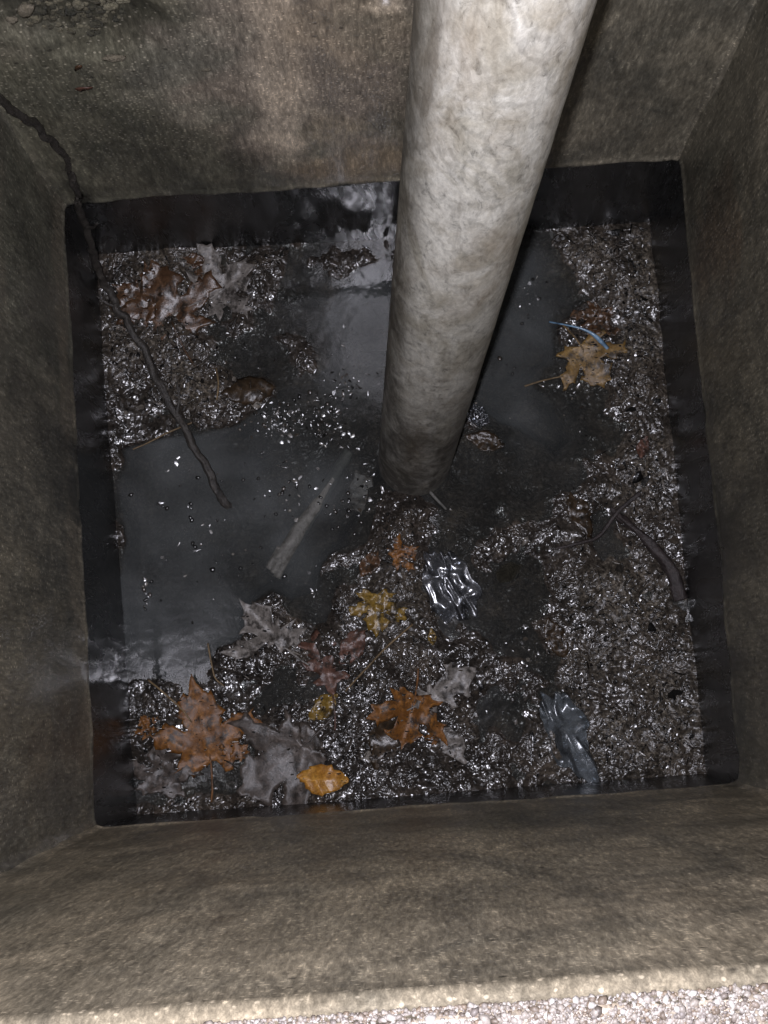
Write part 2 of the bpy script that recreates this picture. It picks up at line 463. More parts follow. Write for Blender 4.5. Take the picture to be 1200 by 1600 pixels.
def build_wall(a, b, base, patches, seed, spall=None, knots=()):
    nu, nz = 190, 330
    zs = np.concatenate([np.linspace(Z_LOW, 0.16, 60, endpoint=False), np.linspace(0.16, 0.25, 56, endpoint=False), np.linspace(0.25, Z_TOP, nz - 116)])
    us = np.linspace(-0.018, 1.018, nu)                        # walls run a little into each other at the corners
    A, B = corner(a, zs), corner(b, zs)                        # (nz,2)
    xy = A[None] + (B - A)[None] * us[:, None, None]
    d = B - A; length = np.linalg.norm(d, axis=1)
    nrm = np.stack([d[:, 1], -d[:, 0]], 1) / length[:, None]   # points into the basin (corners run clockwise seen from above)
    S = us[:, None] * length[None, :]                          # metres along the wall
    Z = zs[None, :] + 0 * S
    L = length[None, :] + 0 * S
    edge = H_BAND + 0.0055 * fbm(S * 9, 0 * S + seed, 0, seed, 3) + 0.0034 * fbm(S * 55, 0 * S, 1.0, seed + 3, 3) 
    above = smooth(-0.0025, 0.0025, Z - edge)
    D = 0.0022 * fbm(S * 7, Z * 7, 0, seed, 4) + 0.0005 * fbm(S * 45, Z * 18, 0, seed + 5, 3)
    D = D * (0.35 + 0.65 * above) - 0.0055 * (1 - above)
    D = D + 0.0014 * np.exp(-((Z - edge - 0.004) / 0.006) ** 2) * (0.4 + 0.9 * np.clip(fbm(S * 26, 0 * S, 2.0, seed + 9, 3) + 0.4, 0, 1))
    c = np.minimum(S, L - S)
    D = D + above * 0.004 * np.clip(1 - c / 0.010, 0, 1) ** 2
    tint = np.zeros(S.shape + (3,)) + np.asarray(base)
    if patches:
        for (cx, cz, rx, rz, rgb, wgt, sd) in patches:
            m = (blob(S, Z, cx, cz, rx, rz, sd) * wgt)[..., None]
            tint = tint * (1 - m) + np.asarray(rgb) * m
    # mineral crust just over the water line
    crust = np.exp(-((Z - edge - 0.010) / 0.016) ** 2) * smooth(-0.25, 0.5, fbm(S * 11, 0 * S, 4.0, seed + 12, 4))
    tint = tint * (1 + 0.40 * crust[..., None])
    tint = tint * (1 - 0.35 * smooth(Z_TOP - 0.05, Z_TOP, Z)[..., None])  # top painted darker to tone down the light on the arris
    wet = 1 - smooth(-0.003, 0.009, Z - edge + 0.010 * fbm(S * 40, Z * 16, 0, seed + 41, 4))
    drips = smooth(0.15, 0.5, fbm(S * 22, Z * 2.2, 0, seed + 21, 4)) * smooth(0.20, 0.0, Z - edge) * above * 0.6 + 0.35 * smooth(0.05, 0.0, Z - edge) * above * smooth(-0.3, 0.4, fbm(S * 14, Z * 14, 0, seed + 23, 4))
    wet = np.clip(wet + drips, 0, 1)
    if spall is not None:
        sm = blob(S, Z, *spall, seed + 31, 22.0, 0.5)
        D = D - 0.012 * sm
        tint = tint * (1 - 0.45 * sm[..., None])
    for (cx, cz, r) in knots:
        q = np.exp(-(((S - cx) / r) ** 2 + ((Z - cz) / r) ** 2) ** 2)
        D = D - 0.02 * q; tint = tint * (1 - 0.7 * q[..., None])
    # rounded arris at the top
    top = np.clip((Z - (Z_TOP - 0.012)) / 0.012, 0, 1)
    D = D - 0.010 * top ** 2.2
    V = np.concatenate([xy + nrm[None] * D[..., None], Z[..., None]], 2).reshape(-1, 3)
    nz_ = len(zs)
    F = grid_faces(nu, nz_)[:, ::-1]
    # solid back: four outer corners and side faces
    n0 = len(V)
    back = []
    for (u, zi) in ((0, 0), (nu - 1, 0), (nu - 1, nz_ - 1), (0, nz_ - 1)):
        p = xy[u, zi] - nrm[zi] * 0.11
        back.append([p[0], p[1], zs[zi] - (0.06 if zi else 0)])
    V = np.vstack([V, back])
    idx = lambda u, z: u * nz_ + z
    sides = [np.array([[n0, n0 + 1, n0 + 2, n0 + 3]]),
             np.array([[idx(u, 0) for u in range(nu)] + [n0 + 1, n0]]),
             np.array([[idx(u, nz_ - 1) for u in range(nu)] + [n0 + 2, n0 + 3]]),
             np.array([[idx(0, z) for z in range(nz_)] + [n0 + 3, n0]]),
             np.array([[idx(nu - 1, z) for z in range(nz_)] + [n0 + 2, n0 + 1]])]
    me = mesh_np('wall', V, [F] + sides)
    pad = lambda a_: np.concatenate([a_.reshape(-1), np.zeros(4)])
    fattr(me, 'wet', pad(wet))
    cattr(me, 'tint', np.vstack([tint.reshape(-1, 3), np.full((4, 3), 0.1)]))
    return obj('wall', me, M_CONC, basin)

def on_back(px, py):
    """(metres along the back wall from its left corner, height)"""
    p0 = np.array([*(corner(0, np.array([0.5]))[0]), 0.0]); p1 = np.array([*(corner(1, np.array([0.5]))[0]), 0.0])
    t = (p1 - p0) / np.linalg.norm(p1 - p0); n = np.array([t[1], -t[0], 0])
    q = at_plane(px, py, p0, n)
    return float(np.dot(q - p0, t)), float(q[2]), q, t, n

s_sp = on_back(125, 40); s_kn = on_back(603, 6)
bp = []
def bpatch(px, py, rx, rz, rgb, w, sd):
    s = on_back(px, py); bp.append((s[0], s[1], rx, rz, rgb, w, sd))
bpatch(120, 200, 0.16, 0.30, (0.092, 0.093, 0.076), 0.9, 3)
bpatch(250, 230, 0.10, 0.12, (0.074, 0.074, 0.062), 0.8, 4)
bpatch(350, 130, 0.07, 0.10, (0.20, 0.195, 0.175), 0.7, 5)
bpatch(520, 120, 0.11, 0.22, (0.225, 0.198, 0.178), 0.85, 6)
bpatch(445, 190, 0.030, 0.13, (0.42, 0.375, 0.33), 0.95, 7)
bpatch(430, 60, 0.018, 0.16, (0.34, 0.30, 0.26), 0.8, 17)
bpatch(500, 200, 0.03, 0.06, (0.33, 0.285, 0.23), 0.7, 18)
bpatch(385, 250, 0.022, 0.05, (0.07, 0.068, 0.058), 0.7, 19)
bpatch(560, 250, 0.06, 0.05, (0.20, 0.165, 0.125), 0.8, 8)
bpatch(540, 40, 0.05, 0.09, (0.27, 0.232, 0.19), 0.6, 14)
bpatch(960, 120, 0.20, 0.30, (0.142, 0.135, 0.115), 0.8, 9)
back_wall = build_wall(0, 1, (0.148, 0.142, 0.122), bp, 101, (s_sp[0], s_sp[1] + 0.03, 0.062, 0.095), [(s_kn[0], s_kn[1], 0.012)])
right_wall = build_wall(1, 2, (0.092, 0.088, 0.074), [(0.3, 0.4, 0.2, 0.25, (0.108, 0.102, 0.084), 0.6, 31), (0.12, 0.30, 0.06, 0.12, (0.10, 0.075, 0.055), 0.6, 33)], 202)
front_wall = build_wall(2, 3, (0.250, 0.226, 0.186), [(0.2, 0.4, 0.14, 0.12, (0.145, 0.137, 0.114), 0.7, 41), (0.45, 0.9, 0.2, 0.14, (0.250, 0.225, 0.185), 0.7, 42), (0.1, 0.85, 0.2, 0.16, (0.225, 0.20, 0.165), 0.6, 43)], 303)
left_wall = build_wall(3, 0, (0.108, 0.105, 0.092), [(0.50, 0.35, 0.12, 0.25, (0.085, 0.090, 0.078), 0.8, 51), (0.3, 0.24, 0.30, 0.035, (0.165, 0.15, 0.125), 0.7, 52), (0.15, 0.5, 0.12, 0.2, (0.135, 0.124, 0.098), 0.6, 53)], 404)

# rim: flat concrete collar around the mouth, ground beyond it
def ring_mesh(inner, outer, z, n, rough_amp, seed):
    """four-sided ring between two quads, as grids meeting at the mitres"""
    V, F = [], []
    for k in range(4):
        a0, a1, b0, b1 = inner[k], inner[(k + 1) % 4], outer[k], outer[(k + 1) % 4]
        nu, nv = n
        u = np.linspace(0, 1, nu)[:, None, None]; v = np.linspace(0, 1, nv)[None, :, None] ** 1.6
        P = (a0 * (1 - u) + a1 * u) * (1 - v) + (b0 * (1 - u) + b1 * u) * v
        Zg = z + rough_amp * fbm(P[..., 0] * 90, P[..., 1] * 90, 0, seed, 4) - 0.006 * np.clip(1 - v[..., 0] / 0.03, 0, 1) ** 2
        g = np.concatenate([P, Zg[..., None]], 2).reshape(-1, 3)
        F.append(grid_faces(nu, nv) + sum(len(x) for x in V)); V.append(g)
    return mesh_np('rim', np.vstack(V), np.vstack(F))
def shift(k, dist):
    c = corner(k, np.array([Z_TOP]))[0]; sgn = np.array([[-1, 1], [1, 1], [1, -1], [-1, -1]])[k]
    return c + sgn * dist
inner = [shift(k, 0.0065) for k in range(4)]; outer = [shift(k, 0.16) for k in range(4)]
rm = ring_mesh(inner, outer, Z_TOP + 0.0005, (160, 40), 0.0012, 71)
nV = len(rm.vertices)
fattr(rm, 'wet', np.zeros(nV)); cattr(rm, 'tint', np.tile((0.20, 0.175, 0.15), (nV, 1)))
rim = obj('rim', rm, M_CONC, basin)

def lumps(centres, radii, seed, flat=0.7):
    """many uneven little stones as one mesh: octahedra cut to 18 faces"""
    r_ = np.random.default_rng(seed)
    base = []
    for lat, cnt in ((55, 4), (0, 6), (-55, 4)):
        for j in range(cnt):
            a = 2 * math.pi * (j + (0.5 if lat else 0)) / cnt
            base.append((math.cos(math.radians(lat)) * math.cos(a), math.cos(math.radians(lat)) * math.sin(a), math.sin(math.radians(lat))))
    base = np.array(base)
    import bmesh
    bm = bmesh.new()
    for p in base: bm.verts.new(p)
    bmesh.ops.convex_hull(bm, input=bm.verts)
    bmesh.ops.triangulate(bm, faces=bm.faces)
    bm.verts.ensure_lookup_table(); bm.verts.index_update()
    T = np.array([[v.index for v in f.verts] for f in bm.faces]); base = np.array([v.co[:] for v in bm.verts]); bm.free()
    n = len(centres)
    V = base[None] * (1 + r_.normal(0, 0.16, (n, len(base), 1)))
    V = V * np.stack([r_.uniform(0.75, 1.35, n), r_.uniform(0.75, 1.35, n), r_.uniform(0.8, 1.2, n) * flat], 1)[:, None, :]
    a = r_.uniform(0, 2 * np.pi, n); c, s = np.cos(a)[:, None], np.sin(a)[:, None]
    V = np.stack([V[..., 0] * c - V[..., 1] * s, V[..., 0] * s + V[..., 1] * c, V[..., 2]], 2)
    V = V * np.asarray(radii)[:, None, None] + np.asarray(centres)[:, None, :]
    F = (T[None] + (np.arange(n) * len(base))[:, None, None]).reshape(-1, 3)
    return V.reshape(-1, 3), F

# grit packed on the front of the rim (the strip that the photograph shows, and some way beyond it)
n = 32000
gx = rng.uniform(-0.24, 0.24, n)
e0, e1 = shift(3, 0.0), shift(2, 0.0)
tt = (gx - e0[0]) / (e1[0] - e0[0])
gy = e0[1] + (e1[1] - e0[1]) * tt - 0.0065 - rng.uniform(0, 1, n) ** 1.3 * 0.050
gr = rng.lognormal(math.log(0.00070), 0.36, n).clip(0.0004, 0.0021)
gz = Z_TOP + 0.0005 + gr * 0.15 - 0.0035 * np.clip(1 - (e0[1] - gy - 0.0065) / 0.006, 0, 1)
V, F = lumps(np.stack([gx, gy, gz], 1), gr, 5)
grit = obj('grit', mesh_np('grit', V, F), M_GRIT, rim, False)
tag(grit, kind='stuff')

# ground: one sheet with a hole for the basin
def ground_mesh():
    inn = [shift(k, 0.158) for k in range(4)]
    out = [np.array([-1, 1]) * 400.0, np.array([1, 1]) * 400.0, np.array([1, -1]) * 400.0, np.array([-1, -1]) * 400.0]
    V, F = [], []
    for k in range(4):
        a0, a1, b0, b1 = inn[k], inn[(k + 1) % 4], out[k], out[(k + 1) % 4]
        nu, nv = 24, 40
        u = np.linspace(0, 1, nu)[:, None, None]; v = np.linspace(0, 1, nv)[None, :, None] ** 6
        P = (a0 * (1 - u) + a1 * u) * (1 - v) + (b0 * (1 - u) + b1 * u) * v
        Zg = np.full(P.shape[:2], Z_TOP - 0.006)
        V.append(np.concatenate([P, Zg[..., None]], 2).reshape(-1, 3)); F.append(grid_faces(nu, nv) + k * nu * nv)
    return mesh_np('ground', np.vstack(V), np.vstack(F))
tag(obj('ground', ground_mesh(), M_ASPH), 'dark asphalt ground around the basin mouth', kind='structure')

# stones laid bare in the spalled patch of the back wall, and a pale pebble below it
def stone_mesh(r, flat, seed):
    r_ = np.random.default_rng(seed)
    nl, na = 7, 10
    V = [(0, 0, 1.0)]
    for i in range(1, nl):
        th = math.pi * i / nl
        for j in range(na):
            a = 2 * math.pi * j / na
            V.append((math.sin(th) * math.cos(a), math.sin(th) * math.sin(a), math.cos(th)))
    V.append((0, 0, -1.0)); V = np.array(V)
    V = V * (1 + 0.55 * fbm(V[:, 0] * 1.5 + seed, V[:, 1] * 1.5, V[:, 2] * 1.5, seed, 3))[:, None] * np.array([r * r_.uniform(0.9, 1.35), r, r * flat])
    F3, F4 = [], []
    for j in range(na): F3.append((0, 1 + j, 1 + (j + 1) % na)); F3.append((len(V) - 1, 1 + (nl - 2) * na + (j + 1) % na, 1 + (nl - 2) * na + j))
    for i in range(nl - 2):
        for j in range(na):
            p, q = 1 + i * na + j, 1 + i * na + (j + 1) % na
            F4.append((p, p + na, q + na, q))
    return mesh_np('stone', V, [np.array(F3), np.array(F4)])
stone_protos = [stone_mesh(1.0, f, 40 + i) for i, f in enumerate((0.6, 0.75, 0.9, 0.7, 0.8))]
for m_ in stone_protos:
    m_.materials.append(M_SPALL); m_.polygons.foreach_set('use_smooth', np.ones(len(m_.polygons), dtype=bool))
_, _, _, tb, nb = on_back(100, 100)
zaxis = np.array(nb)
placed = []
for i in range(900):
    px, py = random.uniform(20, 230), random.uniform(-40, 88)
    if ((px - 122) / 85) ** 2 + ((py - 15) / 66) ** 2 > random.uniform(0.35, 1.2): continue
    r = random.choice((0.0016, 0.002, 0.0026, 0.0034, 0.0044))
    s, z, q, _, _ = on_back(px, py)
    if any((s - a) ** 2 + (z - b) ** 2 < (0.82 * (r + c)) ** 2 for a, b, c in placed): continue
    placed.append((s, z, r))
    o = bpy.data.objects.new('stone', stone_protos[i % 5])
    p = q - zaxis * random.uniform(0.0085, 0.0115)
    o.location = p; o.scale = (r, r, r)
    o.rotation_euler = Vector(zaxis).to_track_quat('Z', 'Y').to_euler(); o.rotation_euler.rotate_axis('Z', random.uniform(0, 6.28))
    COL.objects.link(o); o.parent = back_wall
for (px, py, r, rx, ang) in ((177, 90, 0.0046, 1.8, 0.0), (322, 108, 0.003, 1.2, 0.3), (40, 14, 0.006, 1.2, 1.0), (18, 30, 0.004, 1.0, 0.2)):
    s, z, q, _, _ = on_back(px, py)
    me = stone_mesh(1.0, 0.6, int(px)); me.materials.append(M_PEBBLE); me.polygons.foreach_set('use_smooth', np.ones(len(me.polygons), dtype=bool))
    o = bpy.data.objects.new('stone', me)
    o.location = q + zaxis * 0.0005; o.scale = (r * rx, r, r)
    o.rotation_euler = Vector(zaxis).to_track_quat('Z', 'Y').to_euler(); o.rotation_euler.rotate_axis('Z', ang)
    COL.objects.link(o); o.parent = back_wall

# ------------------------------------------------------------------ litter bed and water
def poly_world(pts): return np.array([at(x, y, 0.0)[:2] for x, y in pts])
def sdist(P, poly):
    """signed distance, negative inside"""
    X, Y = P[:, 0], P[:, 1]
    d = np.full(len(P), 1e9); inside = np.zeros(len(P), bool)
    m = len(poly)
    for i in range(m):
        a, b = poly[i], poly[(i + 1) % m]
        e = b - a; w = P - a
        t = np.clip((w @ e) / (e @ e), 0, 1)
        q = w - t[:, None] * e
        d = np.minimum(d, (q * q).sum(1))
        cnd = (a[1] > Y) != (b[1] > Y)
        xi = (b[0] - a[0]) * (Y - a[1]) / (b[1] - a[1] + 1e-15) + a[0]
        inside ^= cnd & (X < xi)
    return np.where(inside, -1, 1) * np.sqrt(d)
POOL_A = poly_world([(190, 702), (250, 685), (290, 682), (360, 668), (395, 640), (440, 612), (490, 596), (512, 560), (505, 505), (530, 455), (575, 420), (610, 396), (640, 480), (640, 640), (600, 745),
                     (570, 800), (540, 850), (505, 880), (490, 925), (455, 945), (420, 925), (392, 945), (378, 1000), (340, 1018), (332, 1045), (303, 1072), (270, 1068), (238, 1052), (190, 1045)])
POOL_B = poly_world([(836, 380), (842, 440), (852, 500), (872, 560), (832, 600), (868, 640), (892, 680), (872, 712), (800, 668), (760, 652), (735, 640), (712, 690), (690, 720), (690, 560), (760, 430), (800, 380)])
DIPS = [(775, 945, 0.032, 0.006), (720, 755, 0.035, 0.010), (860, 735, 0.05, 0.002), (800, 700, 0.05, 0.003), (500, 770, 0.05, 0.010), (480, 480, 0.035, 0.001), (470, 560, 0.05, 0.003),
        (870, 430, 0.025, 0.004), (870, 1110, 0.03, 0.006), (700, 905, 0.03, 0.004), (255, 1210, 0.03, 0.006), (940, 660, 0.03, 0.004), (580, 1235, 0.06, -0.006), (700, 1235, 0.05, -0.005), (645, 830, 0.03, -0.004), (650, 1035, 0.045, -0.007), (700, 1060, 0.04, -0.006), (840, 890, 0.05, 0.003)]
NG = 640
gu, gv = np.meshgrid(np.linspace(-0.03, 1.03, NG), np.linspace(-0.03, 1.03, NG), indexing='ij')
c0, c1, c2, c3 = (w[:2] for w in W0)
GXY = (c3 * (1 - gu[..., None]) + c2 * gu[..., None]) * (1 - gv[..., None]) + (c0 * (1 - gu[..., None]) + c1 * gu[..., None]) * gv[..., None]
P2 = GXY.reshape(-1, 2); X, Y = P2[:, 0], P2[:, 1]
SANDY = [(980, 960, 0.075), (1020, 1080, 0.08), (1000, 430, 0.06), (930, 400, 0.04), (1010, 560, 0.05), (210, 520, 0.05), (280, 420, 0.05), (1010, 740, 0.05), (300, 600, 0.04), (970, 1160, 0.08), (620, 940, 0.04)]
DARKZ = [(450, 480, 0.06), (720, 780, 0.07), (870, 430, 0.04), (760, 960, 0.06), (850, 760, 0.07), (900, 650, 0.04), (780, 1130, 0.05), (690, 1200, 0.06), (580, 920, 0.05), (480, 960, 0.03), (960, 680, 0.03), (640, 1190, 0.04), (800, 1180, 0.04), (950, 880, 0.03), (430, 1080, 0.03), (730, 1040, 0.03), (420, 560, 0.04), (880, 1200, 0.03), (560, 960, 0.03)]
def zone(x, y, lst):
    out = np.zeros_like(x)
    for (px, py, r) in lst:
        q = at(px, py)[:2]; out = np.maximum(out, np.exp(-((x - q[0]) ** 2 + (y - q[1]) ** 2) / (r * r)))
    return out
warp = 0.010 * np.stack([fbm(X * 26, Y * 26, 0, 61, 4, 0.6), fbm(X * 26, Y * 26, 5.0, 62, 4, 0.6)], 1)
sd = np.minimum(sdist(P2 + warp, POOL_A), sdist(P2 + warp, POOL_B))
base = np.where(sd > 0, 0.0042 * (1 - np.exp(-np.maximum(sd, 0) / 0.016)), -0.030 * smooth(-0.001, 0.016, -sd))
for (px, py, r, dep) in DIPS:
    q = at(px, py)[:2]
    base = base - dep * np.exp(-((X - q[0]) ** 2 + (Y - q[1]) ** 2) / (r * r))
base = base - 0.0048 * zone(X, Y, DARKZ) * (sd > 0) + 0.0035 * zone(X, Y, SANDY) * smooth(0, 0.01, sd)
land = smooth(-0.008, 0.003, base)
edge_d = np.minimum(np.minimum(gu, 1 - gu), np.minimum(gv, 1 - gv)).ravel() * 0.6
Hh = base + (0.25 + 0.75 * land) * (0.0100 * fbm(X * 22, Y * 22, 0, 63, 3)) + land * (0.0024 * fbm(X * 80, Y * 80, 0, 64, 3) + 0.0007 * (fbm(X * 170, Y * 170, 0, 65, 2)))
HG = Hh.reshape(NG, NG)
me = mesh_np('leaf_litter', np.column_stack([P2, Hh]), grid_faces(NG, NG))
fattr(me, 'sandy', np.clip(zone(X, Y, SANDY) * (0.75 + 0.9 * fbm(X * 40, Y * 40, 0, 66, 3)), 0, 1))
fattr(me, 'under', smooth(0.0012, -0.0022, Hh))
litter = obj('leaf_litter', me, M_LITTER)
tag(litter, 'black sodden mat of silt and rotted leaf litter filling the basin floor', 'leaf litter', kind='stuff')

# coarse smoothed heights for laying things on the bed
def blur(a, k):
    b = np.cumsum(np.pad(a, ((k + 1, k), (0, 0)), mode='edge'), 0); a = (b[2 * k + 1:] - b[:-2 * k - 1]) / (2 * k + 1)
    b = np.cumsum(np.pad(a, ((0, 0), (k + 1, k)), mode='edge'), 1); return (b[:, 2 * k + 1:] - b[:, :-2 * k - 1]) / (2 * k + 1)
HS = blur(blur(np.maximum(HG, -0.004), 4), 4)
INV = None
def grid_uv(x, y):
    """inverse of the bilinear map by two Newton steps from an affine guess"""
    x = np.asarray(x, float); y = np.asarray(y, float)
    u = np.full(x.shape, 0.5); v = np.full(x.shape, 0.5)
    for _ in range(6):
        px = (c3[0] * (1 - u) + c2[0] * u) * (1 - v) + (c0[0] * (1 - u) + c1[0] * u) * v
        py = (c3[1] * (1 - u) + c2[1] * u) * (1 - v) + (c0[1] * (1 - u) + c1[1] * u) * v
        du = ((c2 - c3)[0] * (1 - v) + (c1 - c0)[0] * v, (c2 - c3)[1] * (1 - v) + (c1 - c0)[1] * v)
        dv = ((c0 - c3)[0] * (1 - u) + (c1 - c2)[0] * u, (c0 - c3)[1] * (1 - u) + (c1 - c2)[1] * u)
        det = du[0] * dv[1] - du[1] * dv[0]
        ex, ey = x - px, y - py
        u = u + (ex * dv[1] - ey * dv[0]) / det; v = v + (du[0] * ey - du[1] * ex) / det
    return u, v
def sample(G, x, y):
    u, v = grid_uv(x, y)
    i = np.clip((u + 0.03) / 1.06 * (NG - 1), 0, NG - 1.001); j = np.clip((v + 0.03) / 1.06 * (NG - 1), 0, NG - 1.001)
    a, b = i.astype(int), j.astype(int); fi, fj = i - a, j - b
    return G[a, b] * (1 - fi) * (1 - fj) + G[a + 1, b] * fi * (1 - fj) + G[a, b + 1] * (1 - fi) * fj + G[a + 1, b + 1] * fi * fj

wu, wv = np.meshgrid(np.linspace(-0.02, 1.02, 300), np.linspace(-0.02, 1.02, 300), indexing='ij')
WXY = (c3 * (1 - wu[..., None]) + c2 * wu[..., None]) * (1 - wv[..., None]) + (c0 * (1 - wu[..., None]) + c1 * wu[..., None]) * wv[..., None]
wx, wy = WXY[..., 0].ravel(), WXY[..., 1].ravel()
me = mesh_np('water', np.column_stack([wx, wy, 0.0002 * fbm(wx * 18, wy * 18, 0, 81, 3)]), grid_faces(300, 300))
HD = blur(blur(HG, 2), 2)
CLOUDY_SHEEN = [(290, 830, 0.10), (300, 730, 0.08), (250, 960, 0.09), (330, 960, 0.07), (400, 760, 0.07), (450, 880, 0.05), (545, 480, 0.06), (560, 560, 0.05), (810, 520, 0.06), (800, 620, 0.06), (790, 430, 0.05), (500, 760, 0.04)]
fattr(me, 'murk_sheen', 0.10 + 0.44 * smooth(0.0005, 0.007, -sample(HD, wx, wy)) * np.clip(zone(wx, wy, CLOUDY_SHEEN) * (1.0 + 0.5 * fbm(wx * 18, wy * 18, 0, 83, 3)), 0, 1))      # cloudier the deeper it stands; pale sheen painted into the set patches
tag(obj('water', me, M_WATER), 'still murky grey water lying between the leaf litter', kind='structure')

# soaked scraps: thousands of leaf flakes and stalk bits on the bed
def flakes(n, smin, smax, tilt, seed, aspect=(0.35, 1.0), lift=0.0006, need=-0.0006, given=None, face=0.0):
    r_ = np.random.default_rng(seed)
    if given is not None: n = len(given)
    u, v = r_.uniform(0.004, 0.996, n * 3), r_.uniform(0.004, 0.996, n * 3)
    x = (c3[0] * (1 - u) + c2[0] * u) * (1 - v) + (c0[0] * (1 - u) + c1[0] * u) * v
    y = (c3[1] * (1 - u) + c2[1] * u) * (1 - v) + (c0[1] * (1 - u) + c1[1] * u) * v
    h = sample(HG, x, y)
    p = np.clip((h - need) / 0.003, 0, 1) * np.clip(0.55 + 0.9 * fbm(x * 16, y * 16, 0, seed, 3) + 0.25 * zone(x, y, SANDY) - 0.55 * zone(x, y, DARKZ), 0.05, 1)
    keep = np.where(r_.uniform(0, 1, n * 3) < p)[0][:n]
    x, y, h = x[keep], y[keep], h[keep]
    if given is not None:
        x, y = given[:, 0], given[:, 1]; h = np.maximum(sample(HG, x, y), 0.0)
    n = len(x)
    size = np.exp(r_.uniform(math.log(smin), math.log(smax), n)) * 0.5
    asp = r_.uniform(*aspect, n)
    k = 6
    a = np.linspace(0, 2 * np.pi, k, endpoint=False)[None, :] + r_.normal(0, 0.22, (n, k))
    rr = size[:, None] * r_.uniform(0.65, 1.15, (n, k))
    lx, ly = rr * np.cos(a), rr * np.sin(a) * asp[:, None]
    lz = size[:, None] * r_.normal(0, 0.06, (n, k))
    th = r_.uniform(0, 2 * np.pi, n); ct, st = np.cos(th)[:, None], np.sin(th)[:, None]
    tx, ty = r_.normal(0, math.radians(tilt), n)[:, None], r_.normal(0, math.radians(tilt), n)[:, None]
    tx = tx + np.arctan(face * (x - CAM_POS[0]) / CAM_POS[2])[:, None]; ty = ty + np.arctan(face * (y - CAM_POS[1]) / CAM_POS[2])[:, None]
    wx_, wy_ = lx * ct - ly * st, lx * st + ly * ct
    wz = lz + wx_ * np.tan(tx) + wy_ * np.tan(ty)
    cen = np.column_stack([x, y, np.maximum(h, -0.0002) + lift + size * 0.12])
    ring = np.stack([wx_ + cen[:, :1], wy_ + cen[:, 1:2], wz + cen[:, 2:3]], 2)
    mid = cen + np.column_stack([np.zeros(n), np.zeros(n), size * r_.normal(0.10, 0.12, n)])
    V = np.concatenate([ring, mid[:, None, :]], 1).reshape(-1, 3)
    i = np.arange(n)[:, None] * (k + 1)
    F = np.concatenate([np.stack([i[:, 0] + j, i[:, 0] + (j + 1) % k, i[:, 0] + k], 1) for j in range(k)])
    return V, F
parts = [flakes(5500, 0.0016, 0.0042, 17, 301, lift=-0.0002), flakes(4500, 0.003, 0.009, 15, 302, (0.25, 0.7), lift=-0.0006), flakes(1500, 0.006, 0.020, 11, 303, (0.06, 0.14), 0.0004), flakes(150, 0.010, 0.022, 13, 304, (0.3, 0.9), lift=-0.0012)]
V = np.vstack([p[0] for p in parts]); off = np.cumsum([0] + [len(p[0]) for p in parts])
F = np.vstack([p[1] + o for p, o in zip(parts, off)])
GLINT = [(430, 652, 34, 26, 90), (500, 665, 45, 20, 70), (540, 600, 35, 30, 36), (450, 770, 60, 50, 30), (560, 780, 30, 40, 24), (705, 905, 28, 55, 30), (655, 1035, 26, 16, 12), (985, 930, 40, 45, 50), (240, 1095, 14, 40, 40), (320, 440, 24, 20, 24), (330, 495, 20, 20, 20), (735, 650, 10, 14, 8), (540, 1090, 60, 20, 40),
         (930, 1150, 30, 25, 30), (835, 1020, 30, 25, 36), (985, 1080, 50, 60, 50), (1000, 440, 25, 40, 40), (1000, 500, 25, 30, 30), (920, 780, 40, 20, 26), (190, 480, 12, 40, 26), (830, 470, 12, 40, 8), (400, 1110, 60, 30, 40), (560, 1130, 40, 50, 50), (900, 640, 25, 25, 16), (300, 860, 60, 100, 12), (1010, 780, 25, 50, 30), (790, 1060, 50, 50, 40), (690, 1120, 60, 30, 26), (350, 560, 60, 40, 30)]
gp = []
gr_ = np.random.default_rng(88)
for (px, py, sx, sy, m) in GLINT:
    for _ in range(m):
        gp.append(at(px + gr_.normal(0, sx * 0.75), py + gr_.normal(0, sy * 0.75), 0.002)[:2])
gp = np.array(gp); uu, vv = grid_uv(gp[:, 0], gp[:, 1]); gp = gp[(uu > 0.01) & (uu < 0.99) & (vv > 0.01) & (vv < 0.99)]
g1 = flakes(900, 0.0012, 0.0044, 10, 305, (0.3, 0.9), lift=0.0008, need=-0.0030); g2 = flakes(0, 0.0018, 0.0064, 13, 306, (0.3, 0.9), lift=0.0007, given=gp)
wp = []
for (px, py, sx, sy, m) in ((425, 655, 28, 22, 20), (500, 650, 40, 26, 26), (545, 602, 26, 14, 8), (520, 690, 26, 14, 10), (410, 772, 8, 8, 3), (455, 745, 10, 10, 3), (330, 815, 14, 12, 4), (300, 865, 30, 20, 4), (485, 935, 12, 30, 7), (590, 770, 14, 20, 5), (228, 925, 5, 20, 6), (810, 470, 30, 12, 4), (870, 605, 30, 14, 5), (745, 650, 12, 14, 8), (700, 880, 14, 30, 12), (720, 945, 16, 24, 12), (280, 790, 20, 10, 3), (285, 740, 30, 30, 4), (535, 540, 20, 20, 3)):
    for _ in range(m): wp.append(at(px + gr_.normal(0, sx * 0.8), py + gr_.normal(0, sy * 0.8), 0.0)[:2])
g3 = flakes(0, 0.0028, 0.0095, 4, 307, (0.25, 0.7), lift=0.0006, given=np.array(wp), face=0.9)  # flecks added on the water, tilted to face the lens and give glints
gv = np.vstack([g1[0], g2[0], g3[0]]); gf = np.vstack([g1[1], g2[1] + len(g1[0]), g3[1] + len(g1[0]) + len(g2[0])])
tag(obj('glint_flecks', mesh_np('glint_flecks', gv, gf), M_GLOSS, None, False), 'scattered wet flecks added on the dark litter and water for their glints', 'flecks', kind='stuff')
tag(obj('leaf_scraps', mesh_np('leaf_scraps', V, F), M_SCRAP, None, False), 'countless wet shreds of leaf and stalk strewn over the dark litter', 'leaf scraps', kind='stuff')

